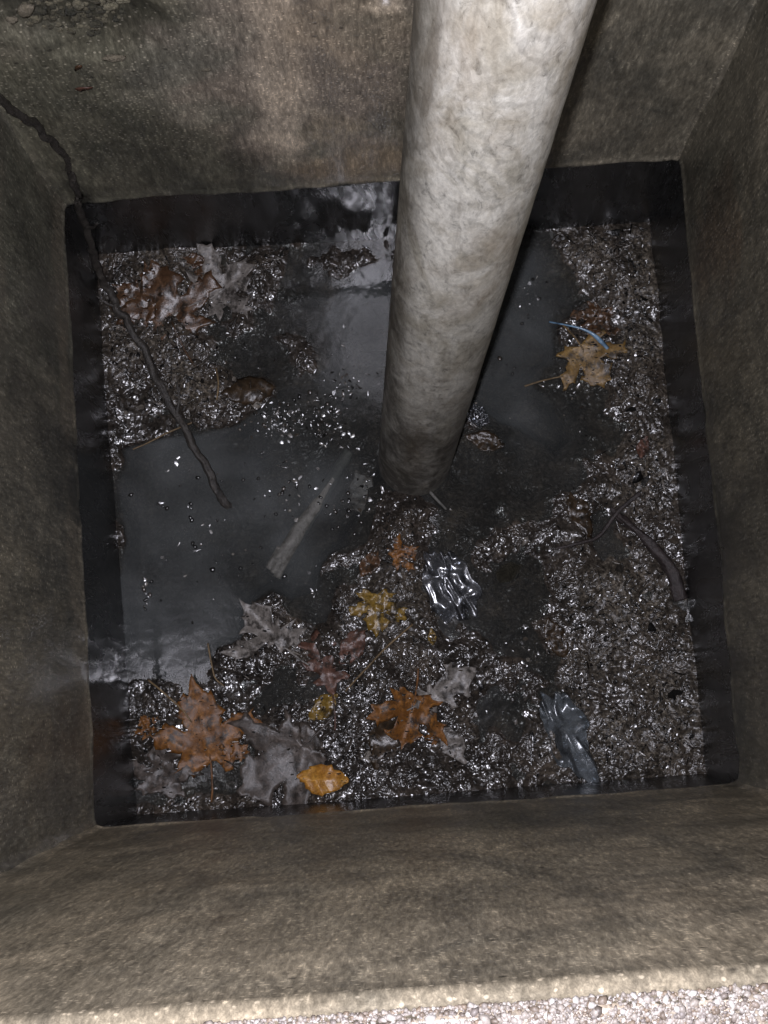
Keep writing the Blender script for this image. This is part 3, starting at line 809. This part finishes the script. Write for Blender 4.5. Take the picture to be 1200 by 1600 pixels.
# ------------------------------------------------------------------ pipe
z0 = at(648, 718, 0.0)
dep0 = float(np.dot(z0 - CAM_POS, ROT @ np.array([0, 0, -1.0])))
DIA = 117 * 0.975 * dep0 / FOCAL
dep1 = FOCAL * DIA / (287 * 0.975)
z1 = at_depth(787, 0, dep1)
axis = (z1 - z0) / np.linalg.norm(z1 - z0)
pts = [z0 + axis * s for s in np.linspace(-0.07, 2.1, 420)]
Vp, Fp = tube(np.array(pts), DIA / 2, 72, 0.0004, 7, False, 22.0)
Vi, Fi = tube(np.array(pts), DIA / 2 - 0.005, 72, 0.0, 7, False)
no = len(Vp)
ends = []
for base_i in (0, (len(pts) - 1) * 72):
    j = np.arange(72); ends.append(np.stack([base_i + j, base_i + (j + 1) % 72, no + base_i + (j + 1) % 72, no + base_i + j], 1))
me = mesh_np('suction_pipe', np.vstack([Vp, Vi]), [Fp[0], Fi[0][:, ::-1] + no] + ends)
allv = np.vstack([Vp, Vi])
sv = (allv - z0) @ axis
# grime towards the dipped end, and shading painted dark down its left flank
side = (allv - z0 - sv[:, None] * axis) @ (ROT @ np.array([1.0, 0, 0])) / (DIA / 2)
grime_shade = 1.0 * smooth(0.45, 0.05, sv) + 0.50 * smooth(0.95, 0.15, sv) + 0.85 * smooth(-0.55, -0.98, side) * smooth(0.02, 0.3, sv)
fattr(me, 'grime_shade', np.clip(grime_shade, 0, 1)); fattr(me, 'foot', smooth(0.16, 0.04, sv))
pipe = obj('suction_pipe', me, M_PIPE)
tag(pipe, 'thick grimy white pipe slanting down into the dark water', 'pipe')

# ------------------------------------------------------------------ branch, sticks, twigs
def bed(px, py, lift=0.003):
    q = at(px, py, 0.0); z = max(float(sample(HS, q[0:1], q[1:2])[0]), 0.0) + lift
    return at(px, py, z)
def stick(name, ctrl, r0, r1, mat, label, category, bump=0.0006, sides=12, n=90, group=None, kink=0.0008):
    C = spline(np.array(ctrl), n)
    ds = np.linspace(0, np.linalg.norm(np.diff(C, axis=0), axis=1).sum(), n)
    C = C + kink * np.column_stack([fbm(ds * 45, ds * 0, 0.5, 7, 3), fbm(ds * 45, ds * 0, 3.5, 8, 3), fbm(ds * 45, ds * 0, 6.5, 9, 3)])
    o_ = C[0]
    v, f = tube(C - o_, np.linspace(r0, r1, n), sides, bump, len(label), True, 50.0)
    o = obj(name, mesh_np(name, v, f), mat)
    o.location = o_
    return tag(o, label, category, group)
ctrl = [at(385, 822, -0.016), at(345, 772, 0.001), at(300, 690, 0.012), at(255, 610, 0.018), at(205, 512, 0.030), at(166, 448, 0.050), at(143, 385, 0.125), at(119, 300, 0.250), at(101, 248, 0.325), at(62, 203, 0.420), at(5, 158, 0.520), at(-60, 112, 0.62)]
br = stick('branch', ctrl, 0.0046, 0.0030, M_TWIG, 'long dark bent branch leaning from the water up into the left corner', 'branch', 0.0024, 18, 260, None, 0.0045)
for k, (t, ln, an) in enumerate(((60, 0.03, 0.6), (105, 0.022, -0.7), (150, 0.035, 0.9))):
    C = spline(np.array(ctrl), 260) - np.array(br.location)
    p = C[t]; d = C[t + 1] - C[t]; d /= np.linalg.norm(d)
    side_d = np.cross(d, [0, 0, 1.0]) * math.copysign(1, an); side_d /= np.linalg.norm(side_d)
    q = [p, p + d * ln * 0.4 + side_d * ln * 0.35 + np.array([0, 0, 0.002]), p + d * ln + side_d * ln * 0.6 + np.array([0, 0, 0.004])]
    C2 = spline(np.array(q), 16)
    v, f = tube(C2, np.linspace(0.0022, 0.0009, 16), 8, 0.0003, k, True)
    obj('twig', mesh_np('twig', v, f), M_TWIG, br)

stick('bark_stick', [bed(955, 795, -0.002), bed(990, 826, 0.003), bed(1018, 852, 0.001), bed(1046, 886, 0.004), bed(1064, 936, 0.003)], 0.0030, 0.0080, M_BARK, 'dark brown thick stick lying against the right wall edge', 'stick', 0.0042, 18)
stick('twig', [bed(1000, 770), bed(965, 800, 0.006), bed(935, 838, 0.004), bed(900, 850, 0.002), bed(850, 862, -0.001)], 0.0026, 0.0016, M_BARK, 'thin dark forked twig running left from the thick right-hand stick', 'twig')
# pale stick under water with a splayed end
pale = empty('pale_stick', at(415, 905, 0.0))
tag(pale, 'pale sodden stick with a splayed end, half under water below the branch tip', 'stick')
loc = np.array(pale.location)
C = spline(np.array([at(545, 705, -0.010), at(510, 765, -0.0065), at(470, 825, -0.005), at(436, 878, -0.004)]) - loc, 50)
v, f = tube(C, np.linspace(0.0060, 0.0105, 50), 14, 0.0022, 4, True, 40)
obj('shaft', mesh_np('shaft', v, f), M_PALEWOOD, pale)
for k in range(3):
    a = k - 1.0
    e = at(426 + a * 7, 896 + a * 7, -0.0022) - loc
    s_ = at(446 + a * 4, 862 + a * 3, -0.0035) - loc
    v, f = tube(spline(np.array([s_, (s_ + e) / 2, e]), 14), np.linspace(0.0072, 0.0046, 14), 10, 0.0026, k, True)
    obj('splinter', mesh_np('splinter', v, f), M_PALEWOOD, pale)
stick('leaf_stalk', [bed(338, 575), bed(341, 600, 0.005), bed(338, 625, 0.004)], 0.0010, 0.0009, M_STRAW, 'straight pale stalk upright beside the dark brown leaf, left of centre', 'stalk', 0.0001, 8, 24)
stick('leaf_stalk', [bed(232, 1062, 0.006), bed(255, 1082, 0.008), bed(285, 1110, 0.007), bed(300, 1128, 0.005)], 0.0011, 0.0009, M_STRAW, 'thin straw stalk running to the bright orange maple leaf from the left wall', 'stalk', 0.0001, 8, 24)
stick('leaf_stalk', [bed(325, 1005, 0.003), bed(330, 1035, 0.006), bed(336, 1060, 0.005), bed(350, 1072, 0.003)], 0.0010, 0.0008, M_STRAW, 'curved yellow-brown stalk at the lower end of the left pool', 'stalk', 0.0001, 8, 24)
stick('wood_splinter', [bed(672, 768, 0.008), bed(684, 782, 0.009), bed(697, 796, 0.006)], 0.0019, 0.0013, M_PALEWOOD, 'short pale splinter just right of the pipe foot', 'splinter', 0.0002, 8, 20)
stick('leaf_stalk', [bed(300, 660, 0.004), bed(262, 676, 0.002), bed(235, 690, 0.002), bed(208, 702, 0.003)], 0.0009, 0.0008, M_STRAW, 'thin bent stalk along the top shore of the left pool', 'stalk', 0.0001, 8, 24)
stick('leaf_stalk', [bed(645, 975, 0.004), bed(605, 1010, 0.006), bed(572, 1045, 0.006), bed(540, 1080, 0.004)], 0.0012, 0.0009, M_STRAW, 'long brown stalk slanting below the ochre leaf near the middle', 'stalk', 0.0001, 8, 24)
stick('leaf_stalk', [bed(820, 603, 0.003), bed(850, 594, 0.004), bed(880, 588, 0.004)], 0.0010, 0.0008, M_STRAW, 'short stalk pointing left from the tan maple leaf', 'stalk', 0.0001, 8, 20)

# ------------------------------------------------------------------ leaves
MAPLE_HALF = [(0, 0), (.10, -.05), (.28, -.15), (.33, -.05), (.52, -.06), (.40, .08), (.30, .16), (.46, .20), (.56, .32), (.76, .34), (.68, .46), (.76, .62), (.56, .56), (.47, .63), (.36, .50), (.20, .42), (.24, .58), (.37, .66), (.25, .75), (.17, .90), (.09, .86), (0, 1.05)]
OAK_HALF = [(0, 0), (.06, .04), (.10, .14), (.24, .16), (.27, .24), (.14, .30), (.16, .38), (.32, .44), (.34, .52), (.18, .56), (.18, .64), (.30, .72), (.27, .80), (.14, .82), (.11, .92), (0, 1.0)]
OVAL_HALF = [(0, 0), (.07, .06), (.16, .18), (.23, .32), (.27, .48), (.24, .64), (.16, .80), (.08, .92), (0, 1.02)]
VEINS = {'maple': [((0, 0), (0, 1.05)), ((0, 0), (.76, .62)), ((0, 0), (-.76, .62)), ((0, 0), (.52, -.06)), ((0, 0), (-.52, -.06))],
         'oak': [((0, 0), (0, 1.0))] + [((0, y), (s * .3, y + .14)) for y in (.1, .36, .62) for s in (-1, 1)],
         'oval': [((0, 0), (0, 1.02))] + [((0, y), (s * .25, y + .16)) for y in (.15, .32, .5, .66) for s in (-1, 1)]}
HALVES = {'maple': MAPLE_HALF, 'oak': OAK_HALF, 'oval': OVAL_HALF}
LEAFPTS = []
def leaf(px, py, span, rot, mat, label, kind='maple', curl=0.010, fold=0.0, wrinkle=0.0040, lift=0.0012, stem=True, squash=1.0, seed=0, tear=None, name=None, dip=0.0, cup=0.0, lean=None):
    """span: size in photograph pixels; rot: degrees in the plane of the bed (0 = tip towards the back wall)"""
    c = at(px, py, 0.0)
    scale = span / FOCAL * 1.6
    half = HALVES[kind]
    out = np.array(half + [(-x, y) for x, y in half[::-1][1:-1]], float)
    r_ = np.random.default_rng(seed + 900)
    nn = []
    for i in range(len(out)):                       # subdivide the outline
        a, b = out[i], out[(i + 1) % len(out)]
        nn += [a + r_.normal(0, 0.014, 2), a * 0.5 + b * 0.5 + r_.normal(0, 0.022, 2)]
    out = np.array(nn)
    out = out * (1 + 0.20 * fbm(out[:, 0] * 3 + seed, out[:, 1] * 3, 0, seed, 3))[:, None]
    if tear:                                        # a bite torn out of the outline
        for (tx, ty, tr) in tear:
            dd = out - np.array([tx, ty]); L = np.linalg.norm(dd, axis=1)
            out = np.where((L < tr)[:, None], out * 0.35 + np.array([0, 0.3]) * 0.65, out)
    cen = np.array([0.0, 0.36 if kind == 'maple' else 0.5])
    lo, hi = out.min(0), out.max(0)
    gxx, gyy = np.meshgrid(np.arange(lo[0], hi[0], 0.045), np.arange(lo[1], hi[1], 0.045), indexing='ij')
    inner_pts = np.column_stack([gxx.ravel(), gyy.ravel()]) + r_.normal(0, 0.008, (gxx.size, 2))
    inner_pts = inner_pts[sdist(inner_pts, out) < -0.02]
    allp = [Vector(p) for p in np.vstack([out, inner_pts])]
    vo_, _, fo_, _, _, _ = delaunay_2d_cdt(allp, [], [list(range(len(out)))], 1, 1e-5)
    L2 = np.array([p[:] for p in vo_]); F3 = [tuple(f) for f in fo_ if len(f) == 3]
    vein = np.zeros(len(L2))
    for (a, b) in VEINS[kind]:
        a, b = np.array(a), np.array(b); e = b - a; t = np.clip(((L2 - a) @ e) / (e @ e), 0, 1)
        vein = np.maximum(vein, np.exp(-(np.linalg.norm(L2 - a - t[:, None] * e, axis=1) / 0.022) ** 2) * (1 - 0.6 * t))
    loc2 = (L2 - cen) * np.array([1, squash])
    z = 0.6 * curl * (np.linalg.norm(loc2, axis=1) / 0.7) ** 2 * (0.6 + 0.8 * fbm(loc2[:, 0] * 1.2 + seed, loc2[:, 1] * 1.2, 0, seed + 2, 2))
    z = z + fold * np.abs(loc2[:, 0]) * scale + cup * loc2[:, 1] ** 2 * scale
    z = z + wrinkle * fbm(loc2[:, 0] * 5, loc2[:, 1] * 5, 0, seed + 4, 4) + 0.0003 * vein
    th = math.radians(rot); ct, st = math.cos(th), math.sin(th)
    gx_ = (loc2[:, 0] * ct - loc2[:, 1] * st) * scale; gy_ = (loc2[:, 0] * st + loc2[:, 1] * ct) * scale
    ground = np.maximum(sample(HS, gx_ + c[0], gy_ + c[1]), -dip) + lift
    lean = (r_.uniform(-0.12, 0.12), r_.uniform(-0.12, 0.12)) if lean is None else lean
    zz = ground + np.maximum(z, -0.006) - dip * 0.4 + gx_ * lean[0] + gy_ * lean[1]
    LEAFPTS.append(np.column_stack([gx_ + c[0], gy_ + c[1], zz]))
    root = empty(name or {'maple': 'maple_leaf', 'oak': 'oak_leaf', 'oval': 'oval_leaf'}[kind], (c[0], c[1], float(ground.mean())))
    o0 = np.array(root.location)
    me = mesh_np('blade', np.column_stack([gx_, gy_, zz - o0[2]]), np.array(F3))
    fattr(me, 'vein', vein)
    b = obj('blade', me, mat, root)
    sl = b.modifiers.new('thickness', 'SOLIDIFY'); sl.thickness = 0.0005; sl.offset = 0
    if stem:
        base = (np.array([0, 0]) - cen) * np.array([1, squash])
        S = []
        for k, t in enumerate((0.12, 0.0, -0.18, -0.40, -0.58)):
            lx, ly = base[0] + 0.10 * (k / 4) ** 2 * (1 if seed % 2 else -1), base[1] + t * 0.9
            wx_, wy_ = (lx * ct - ly * st) * scale, (lx * st + ly * ct) * scale
            S.append((wx_, wy_, max(float(sample(HS, np.array([wx_ + c[0]]), np.array([wy_ + c[1]]))[0]), -0.001) + lift + 0.0012 - o0[2]))
        C = spline(np.array(S), 18)
        v, f = tube(C, np.linspace(0.0009, 0.0012, 18), 7, 0.0001, seed, True)
        obj('stem', mesh_np('stem', v, f), mat, root)
    return tag(root, label, 'leaf')

L_ORANGE = mat_leaf('orange_leaf', (0.13, 0.048, 0.010), (0.24, 0.095, 0.018), (0.36, 0.155, 0.032), 0.48)
L_BRIGHT = mat_leaf('glossy_orange_leaf', (0.34, 0.13, 0.018), (0.52, 0.23, 0.034), (0.66, 0.34, 0.06), 0.30, 0.25)
L_TAN = mat_leaf('tan_leaf', (0.15, 0.085, 0.022), (0.26, 0.155, 0.045), (0.38, 0.24, 0.08), 0.45)
L_RUST = mat_leaf('rust_leaf', (0.05, 0.026, 0.014), (0.11, 0.058, 0.030), (0.19, 0.105, 0.055), 0.28)
L_RED = mat_leaf('red_brown_leaf', (0.07, 0.030, 0.020), (0.13, 0.062, 0.042), (0.20, 0.10, 0.07), 0.4)
L_GREY = mat_leaf('grey_leaf', (0.13, 0.115, 0.10), (0.24, 0.215, 0.19), (0.36, 0.33, 0.30), 0.4)
L_TAUPE = mat_leaf('taupe_leaf', (0.055, 0.044, 0.036), (0.10, 0.080, 0.066), (0.16, 0.13, 0.11), 0.42)
L_DARK = mat_leaf('dark_brown_leaf', (0.022, 0.014, 0.008), (0.050, 0.032, 0.017), (0.085, 0.055, 0.03), 0.3)
L_OCHRE = mat_leaf('ochre_leaf', (0.15, 0.085, 0.012), (0.27, 0.165, 0.03), (0.42, 0.28, 0.08), 0.3)

leaf(921, 566, 82, 205, L_TAN, 'tan maple leaf on the litter below the blue plastic strip', seed=1, curl=0.006, lift=0.0028, wrinkle=0.0026, lean=(0, 0))
leaf(322, 1148, 116, 8, L_ORANGE, 'large bright orange maple leaf near the lower left corner', seed=2, curl=0.010, lift=0.0018)
leaf(368, 1172, 52, 250, L_ORANGE, 'small orange leaf touching the right tip of the large orange maple leaf', seed=22, curl=0.006, stem=False, kind='oak')
leaf(641, 1118, 82, 160, L_ORANGE, 'folded orange-brown leaf below the grey torn leaf, lower middle', seed=3, lift=0.001, fold=0.45, curl=0.012, kind='maple')
leaf(507, 1216, 88, -96, L_BRIGHT, 'glossy bright orange oval leaf curled by the front wall', kind='oval', seed=4, fold=-0.25, curl=0.004, cup=0.0, lean=(0, 0), lift=0.012, stem=False, squash=0.95, wrinkle=0.0012)
leaf(262, 478, 124, 14, L_RUST, 'large rust-brown maple leaf near the back left corner', seed=5, lift=0.002, curl=0.008, wrinkle=0.004)
leaf(222, 470, 70, 60, L_RUST, 'rust-brown leaf half covered, between the branch and the large rust leaf', seed=25, curl=0.006, stem=False)
leaf(352, 450, 88, -60, L_GREY, 'pale grey-brown maple leaf near the back wall', seed=6, fold=0.25, curl=0.012)
leaf(318, 410, 40, 80, L_RUST, 'small brown leaf stuck at the foot of the back wall', seed=7, stem=False)
leaf(392, 612, 92, 95, L_DARK, 'dark brown leaf sunk at the top shore of the left pool', seed=8, kind='oval', squash=0.9, curl=0.004, lift=0.0015, stem=False)
leaf(422, 988, 92, 40, L_GREY, 'pale torn curled leaf at the right end of the left pool', seed=9, fold=0.3, curl=0.018, tear=[(.6, .5, .3), (-.4, 0, .25)], wrinkle=0.005)
leaf(508, 1032, 106, 10, L_RED, 'reddish brown torn leaf left of the lower middle', seed=10, lift=0.0015, curl=0.008, kind='oak', wrinkle=0.005, tear=[(.32, .45, .12)])
leaf(552, 1010, 70, -40, L_RED, 'dull reddish leaf curl beside the torn reddish leaf', seed=26, curl=0.010, kind='oval', stem=False)
leaf(588, 952, 62, 175, L_OCHRE, 'small yellow-ochre leaf near the middle', seed=11, lift=0.002, curl=0.008, stem=False)
leaf(628, 868, 40, -70, L_ORANGE, 'small orange leaf corner sticking up below the pipe foot', seed=12, lift=0.002, kind='maple', curl=0.010, stem=False)
leaf(578, 880, 52, -40, L_RUST, 'narrow rusty leaf strip left of the small orange corner', seed=13, kind='oval', squash=1.0, curl=0.004, stem=False, fold=0.3)
leaf(690, 1078, 96, -62, L_GREY, 'pale grey torn leaf above the folded orange-brown leaf', seed=14, kind='oak', fold=0.2, curl=0.014, tear=[(-.5, .4, .3)], wrinkle=0.004)
leaf(436, 1192, 128, 120, L_TAUPE, 'large taupe leaf lying flat left of the glossy orange leaf', seed=15, curl=0.006, lift=0.004, wrinkle=0.003, lean=(0, 0))
leaf(470, 1150, 84, 60, L_TAUPE, 'taupe leaf half buried above the glossy orange leaf', seed=27, kind='oval', curl=0.006, stem=False)
leaf(252, 1205, 82, -10, L_TAUPE, 'dull grey-brown leaf sunk in the lower left corner', seed=16, curl=0.004, lift=0.0012, stem=False)
leaf(233, 1136, 30, 30, L_ORANGE, 'tiny orange leaf tip at the left wall edge', seed=17, curl=0.006, stem=False)
leaf(706, 1162, 66, -150, L_GREY, 'small grey leaf right of the folded orange-brown leaf', seed=18, kind='oval', curl=0.010, stem=False)
leaf(682, 1148, 26, 20, L_ORANGE, 'tiny orange leaf scrap between the folded leaf and the small grey leaf', seed=28, stem=False)
leaf(1003, 700, 40, -20, L_RED, 'small dull red leaf near the right wall', seed=19, kind='oval', stem=False)
leaf(760, 690, 60, 70, L_DARK, 'dark soaked leaf at the right side of the pipe foot', seed=20, kind='oval', curl=0.008, stem=False)
leaf(675, 996, 26, 0, L_OCHRE, 'tiny yellow scrap of leaf right of the ochre leaf', seed=21, kind='oval', stem=False)
leaf(930, 500, 52, 150, L_RUST, 'small brown leaf behind the blue plastic strip', seed=29, stem=False)
leaf(505, 1105, 60, 130, L_OCHRE, 'dim ochre leaf between the reddish and the folded orange leaf', seed=30, stem=False, kind='oval')
leaf(600, 1160, 90, -20, L_DARK, 'dark brown leaf under the folded orange-brown leaf', seed=31, kind='oval', stem=False)
leaf(905, 800, 70, 200, L_DARK, 'dark soaked leaf above the thin forked twig', seed=32, kind='oval', stem=False)
leaf(870, 1000, 64, 20, L_DARK, 'dark soaked leaf above the crumpled grey film', seed=33, kind='oval', stem=False)

# leaf bits stuck on the back wall under the bare stones
def wall_scrap(px, py, w, ang, mat, label):
    s, z, q, t, n_ = on_back(px, py)
    t = np.array(t); up = np.array([0, 0, 1.0]); r_ = np.random.default_rng(px)
    k = 12; a = np.linspace(0, 2 * np.pi, k, endpoint=False)
    sc = w / FOCAL * 1.05 * 0.5
    V = [(0, 0, 0.0022)]
    for s_ in (0.5, 1.0):
        for i in range(k):
            rr = sc * s_ * r_.uniform(0.8, 1.15)
            V.append((rr * math.cos(a[i]), rr * math.sin(a[i]) * 0.5, 0.0028 - 0.0012 * s_ + r_.normal(0, 0.0004)))
    V = np.array(V); ca, sa = math.cos(ang), math.sin(ang)
    V = np.column_stack([V[:, 0] * ca - V[:, 1] * sa, V[:, 0] * sa + V[:, 1] * ca, V[:, 2]])
    W = V[:, :1] * t + V[:, 1:2] * up + V[:, 2:3] * np.array(n_)
    me = mesh_np('leaf_scrap', W, [np.array([(0, 1 + j, 1 + (j + 1) % k) for j in range(k)]), np.array([(1 + j, 1 + k + j, 1 + k + (j + 1) % k, 1 + (j + 1) % k) for j in range(k)])])
    fattr(me, 'vein', np.zeros(len(W)))
    o = obj('leaf_scrap', me, mat); o.location = q
    md = o.modifiers.new('thickness', 'SOLIDIFY'); md.thickness = 0.0006
    tag(o, label, 'leaf')
wall_scrap(131, 136, 30, 0.1, L_RED, 'small red-brown leaf scrap stuck to the back wall under the bare stones')
wall_scrap(123, 103, 24, 0.9, L_RUST, 'narrow brown scrap stuck to the back wall beside the pale pebble')

# ------------------------------------------------------------------ stone and plastic litter
me = stone_mesh(1.0, 0.6, 77)
o = obj('pebble', me, mat_stone('muddy_stone', (0.04, 0.037, 0.028), (0.12, 0.108, 0.085), 0.4)); o.location = bed(796, 893, -0.002); o.scale = (0.014, 0.011, 0.010); o.rotation_euler = (0.1, 0.1, 0.4)
tag(o, 'rounded pale stone in the dark shallow right of the middle', 'stone')

def film(px, py, sx, sy, rot, amp, freq, seed, mat, name, label, category, lift=0.004, n=(46, 34)):
    c = at(px, py, 0.0); kx, ky = sx / FOCAL * 1.6, sy / FOCAL * 1.6
    u, v = np.meshgrid(np.linspace(-.5, .5, n[0]), np.linspace(-.5, .5, n[1]), indexing='ij')
    # square grid pressed into a ragged round outline
    rs = np.maximum(np.abs(u), np.abs(v)) / (np.hypot(u, v) + 1e-9)
    an = np.arctan2(v, u)
    wob = rs * (1 + 0.55 * fbm(np.cos(an) * 1.6 + seed, np.sin(an) * 1.6, 0, seed, 3))
    lx, ly = (u * wob * kx).ravel(), (v * wob * ky).ravel()
    th = math.radians(rot); x = lx * math.cos(th) - ly * math.sin(th); y = lx * math.sin(th) + ly * math.cos(th)
    ridge = 1 - np.abs(fbm(u * freq + seed, v * freq * 0.6, 0, seed + 3, 2)).ravel() * 2.2
    g = np.maximum(sample(HS, x + c[0], y + c[1]), 0) + lift
    z = g + amp * ridge
    me = mesh_np(name, np.column_stack([x, y, z - g.mean()]), grid_faces(*n))
    o = obj(name, me, mat); o.location = (c[0], c[1], float(g.mean()))
    md = o.modifiers.new('thickness', 'SOLIDIFY'); md.thickness = 0.0003
    return tag(o, label, category)
film(882, 1140, 70, 150, 26, 0.009, 2.6, 5, M_FILM, 'plastic_wrapper', 'crumpled clear grey plastic wrapper in the lower right litter', 'wrapper')
film(703, 915, 70, 125, 20, 0.007, 3.4, 9, M_FILM2, 'plastic_film', 'crumpled shiny clear plastic film below the pipe foot', 'plastic film')
film(745, 652, 34, 46, 30, 0.006, 6.0, 12, M_FILM2, 'plastic_scrap', 'small shiny clear plastic scrap at the right side of the pipe', 'plastic scrap', n=(24, 24))
leaf(566, 772, 84, 10, L_TAUPE, 'limp dull leaf under the water left of the pipe foot', kind='oval', seed=34, lift=-0.003, dip=0.004, stem=False, lean=(0, 0), wrinkle=0.002)

C = spline(np.array([bed(858, 503, 0.006), bed(885, 508, 0.009), bed(910, 514, 0.010), bed(930, 525, 0.009), bed(950, 545, 0.006)]), 40)
wd = np.interp(np.linspace(0, 1, 40), [0, .3, .6, .85, 1], [0.0012, 0.0016, 0.0022, 0.0046, 0.0040])
T = np.gradient(C, axis=0); Nn = np.cross(T, [0, 0, 1.0]); Nn /= np.linalg.norm(Nn, axis=1)[:, None]
tw = 0.5 * np.sin(np.linspace(0, 7, 40))[:, None] * np.array([0, 0, 1.0])
rows = [C + (Nn + tw) * (k / 2.0) * wd[:, None] + np.array([0, 0, 0.0008]) * (1 - abs(k)) for k in (-1, 0, 1)]
V = np.stack(rows, 1).reshape(-1, 3); o_ = C[0].copy()
me = mesh_np('plastic_strip', V - o_, grid_faces(40, 3))
o = obj('plastic_strip', me, M_BLUE); o.location = o_
md = o.modifiers.new('thickness', 'SOLIDIFY'); md.thickness = 0.0006
tag(o, 'thin light blue plastic strip lying above the tan maple leaf', 'plastic strip')

# floating crumbs and bubbles on the open water
r_ = np.random.default_rng(77)
cen, rad = [], []
for (px, py, sx, sy, n_) in ((450, 650, 70, 35, 16), (500, 620, 70, 30, 10), (300, 800, 60, 70, 16), (440, 770, 50, 50, 18), (540, 800, 40, 50, 22), (800, 560, 40, 110, 10), (520, 680, 40, 20, 8), (228, 930, 6, 30, 8), (400, 880, 60, 40, 10)):
    for _ in range(n_):
        q = at(px + r_.normal(0, sx * 0.6), py + r_.normal(0, sy * 0.6), 0.0)
        cen.append((q[0], q[1], 0.0004)); rad.append(r_.uniform(0.0008, 0.0028))
V, F = lumps(np.array(cen), np.array(rad), 9, 0.5)
tag(obj('floating_crumbs', mesh_np('floating_crumbs', V, F), M_GLOSS, None, True), 'tiny wet crumbs and froth floating on the open water', 'crumbs', kind='stuff')

# shreds washed on to the leaves
r_ = np.random.default_rng(515)
LP = np.vstack(LEAFPTS); pick = LP[r_.integers(0, len(LP), 700)]
n = len(pick); k = 6
size = np.exp(r_.uniform(math.log(0.0018), math.log(0.0064), n)) * 0.5
a = np.linspace(0, 2 * np.pi, k, endpoint=False)[None, :] + r_.normal(0, 0.25, (n, k))
rr = size[:, None] * r_.uniform(0.6, 1.2, (n, k))
lx, ly = rr * np.cos(a), rr * np.sin(a) * r_.uniform(0.12, 0.5, n)[:, None]
tx, ty = r_.normal(0, 0.26, n)[:, None], r_.normal(0, 0.26, n)[:, None]
cen = pick + np.column_stack([r_.normal(0, 0.002, n), r_.normal(0, 0.002, n), 0.0010 + size * 0.2])
V = np.stack([lx + cen[:, :1], ly + cen[:, 1:2], lx * tx + ly * ty + cen[:, 2:3]], 2)
V = np.concatenate([V, (cen + np.array([0, 0, 0.0003]))[:, None, :]], 1).reshape(-1, 3)
i = np.arange(n) * (k + 1)
F = np.concatenate([np.stack([i + j, i + (j + 1) % k, i + k], 1) for j in range(k)])
tag(obj('leaf_shreds', mesh_np('leaf_shreds', V, F), M_SCRAP, None, False), 'fine wet shreds washed on top of the fallen leaves', 'leaf shreds', kind='stuff')
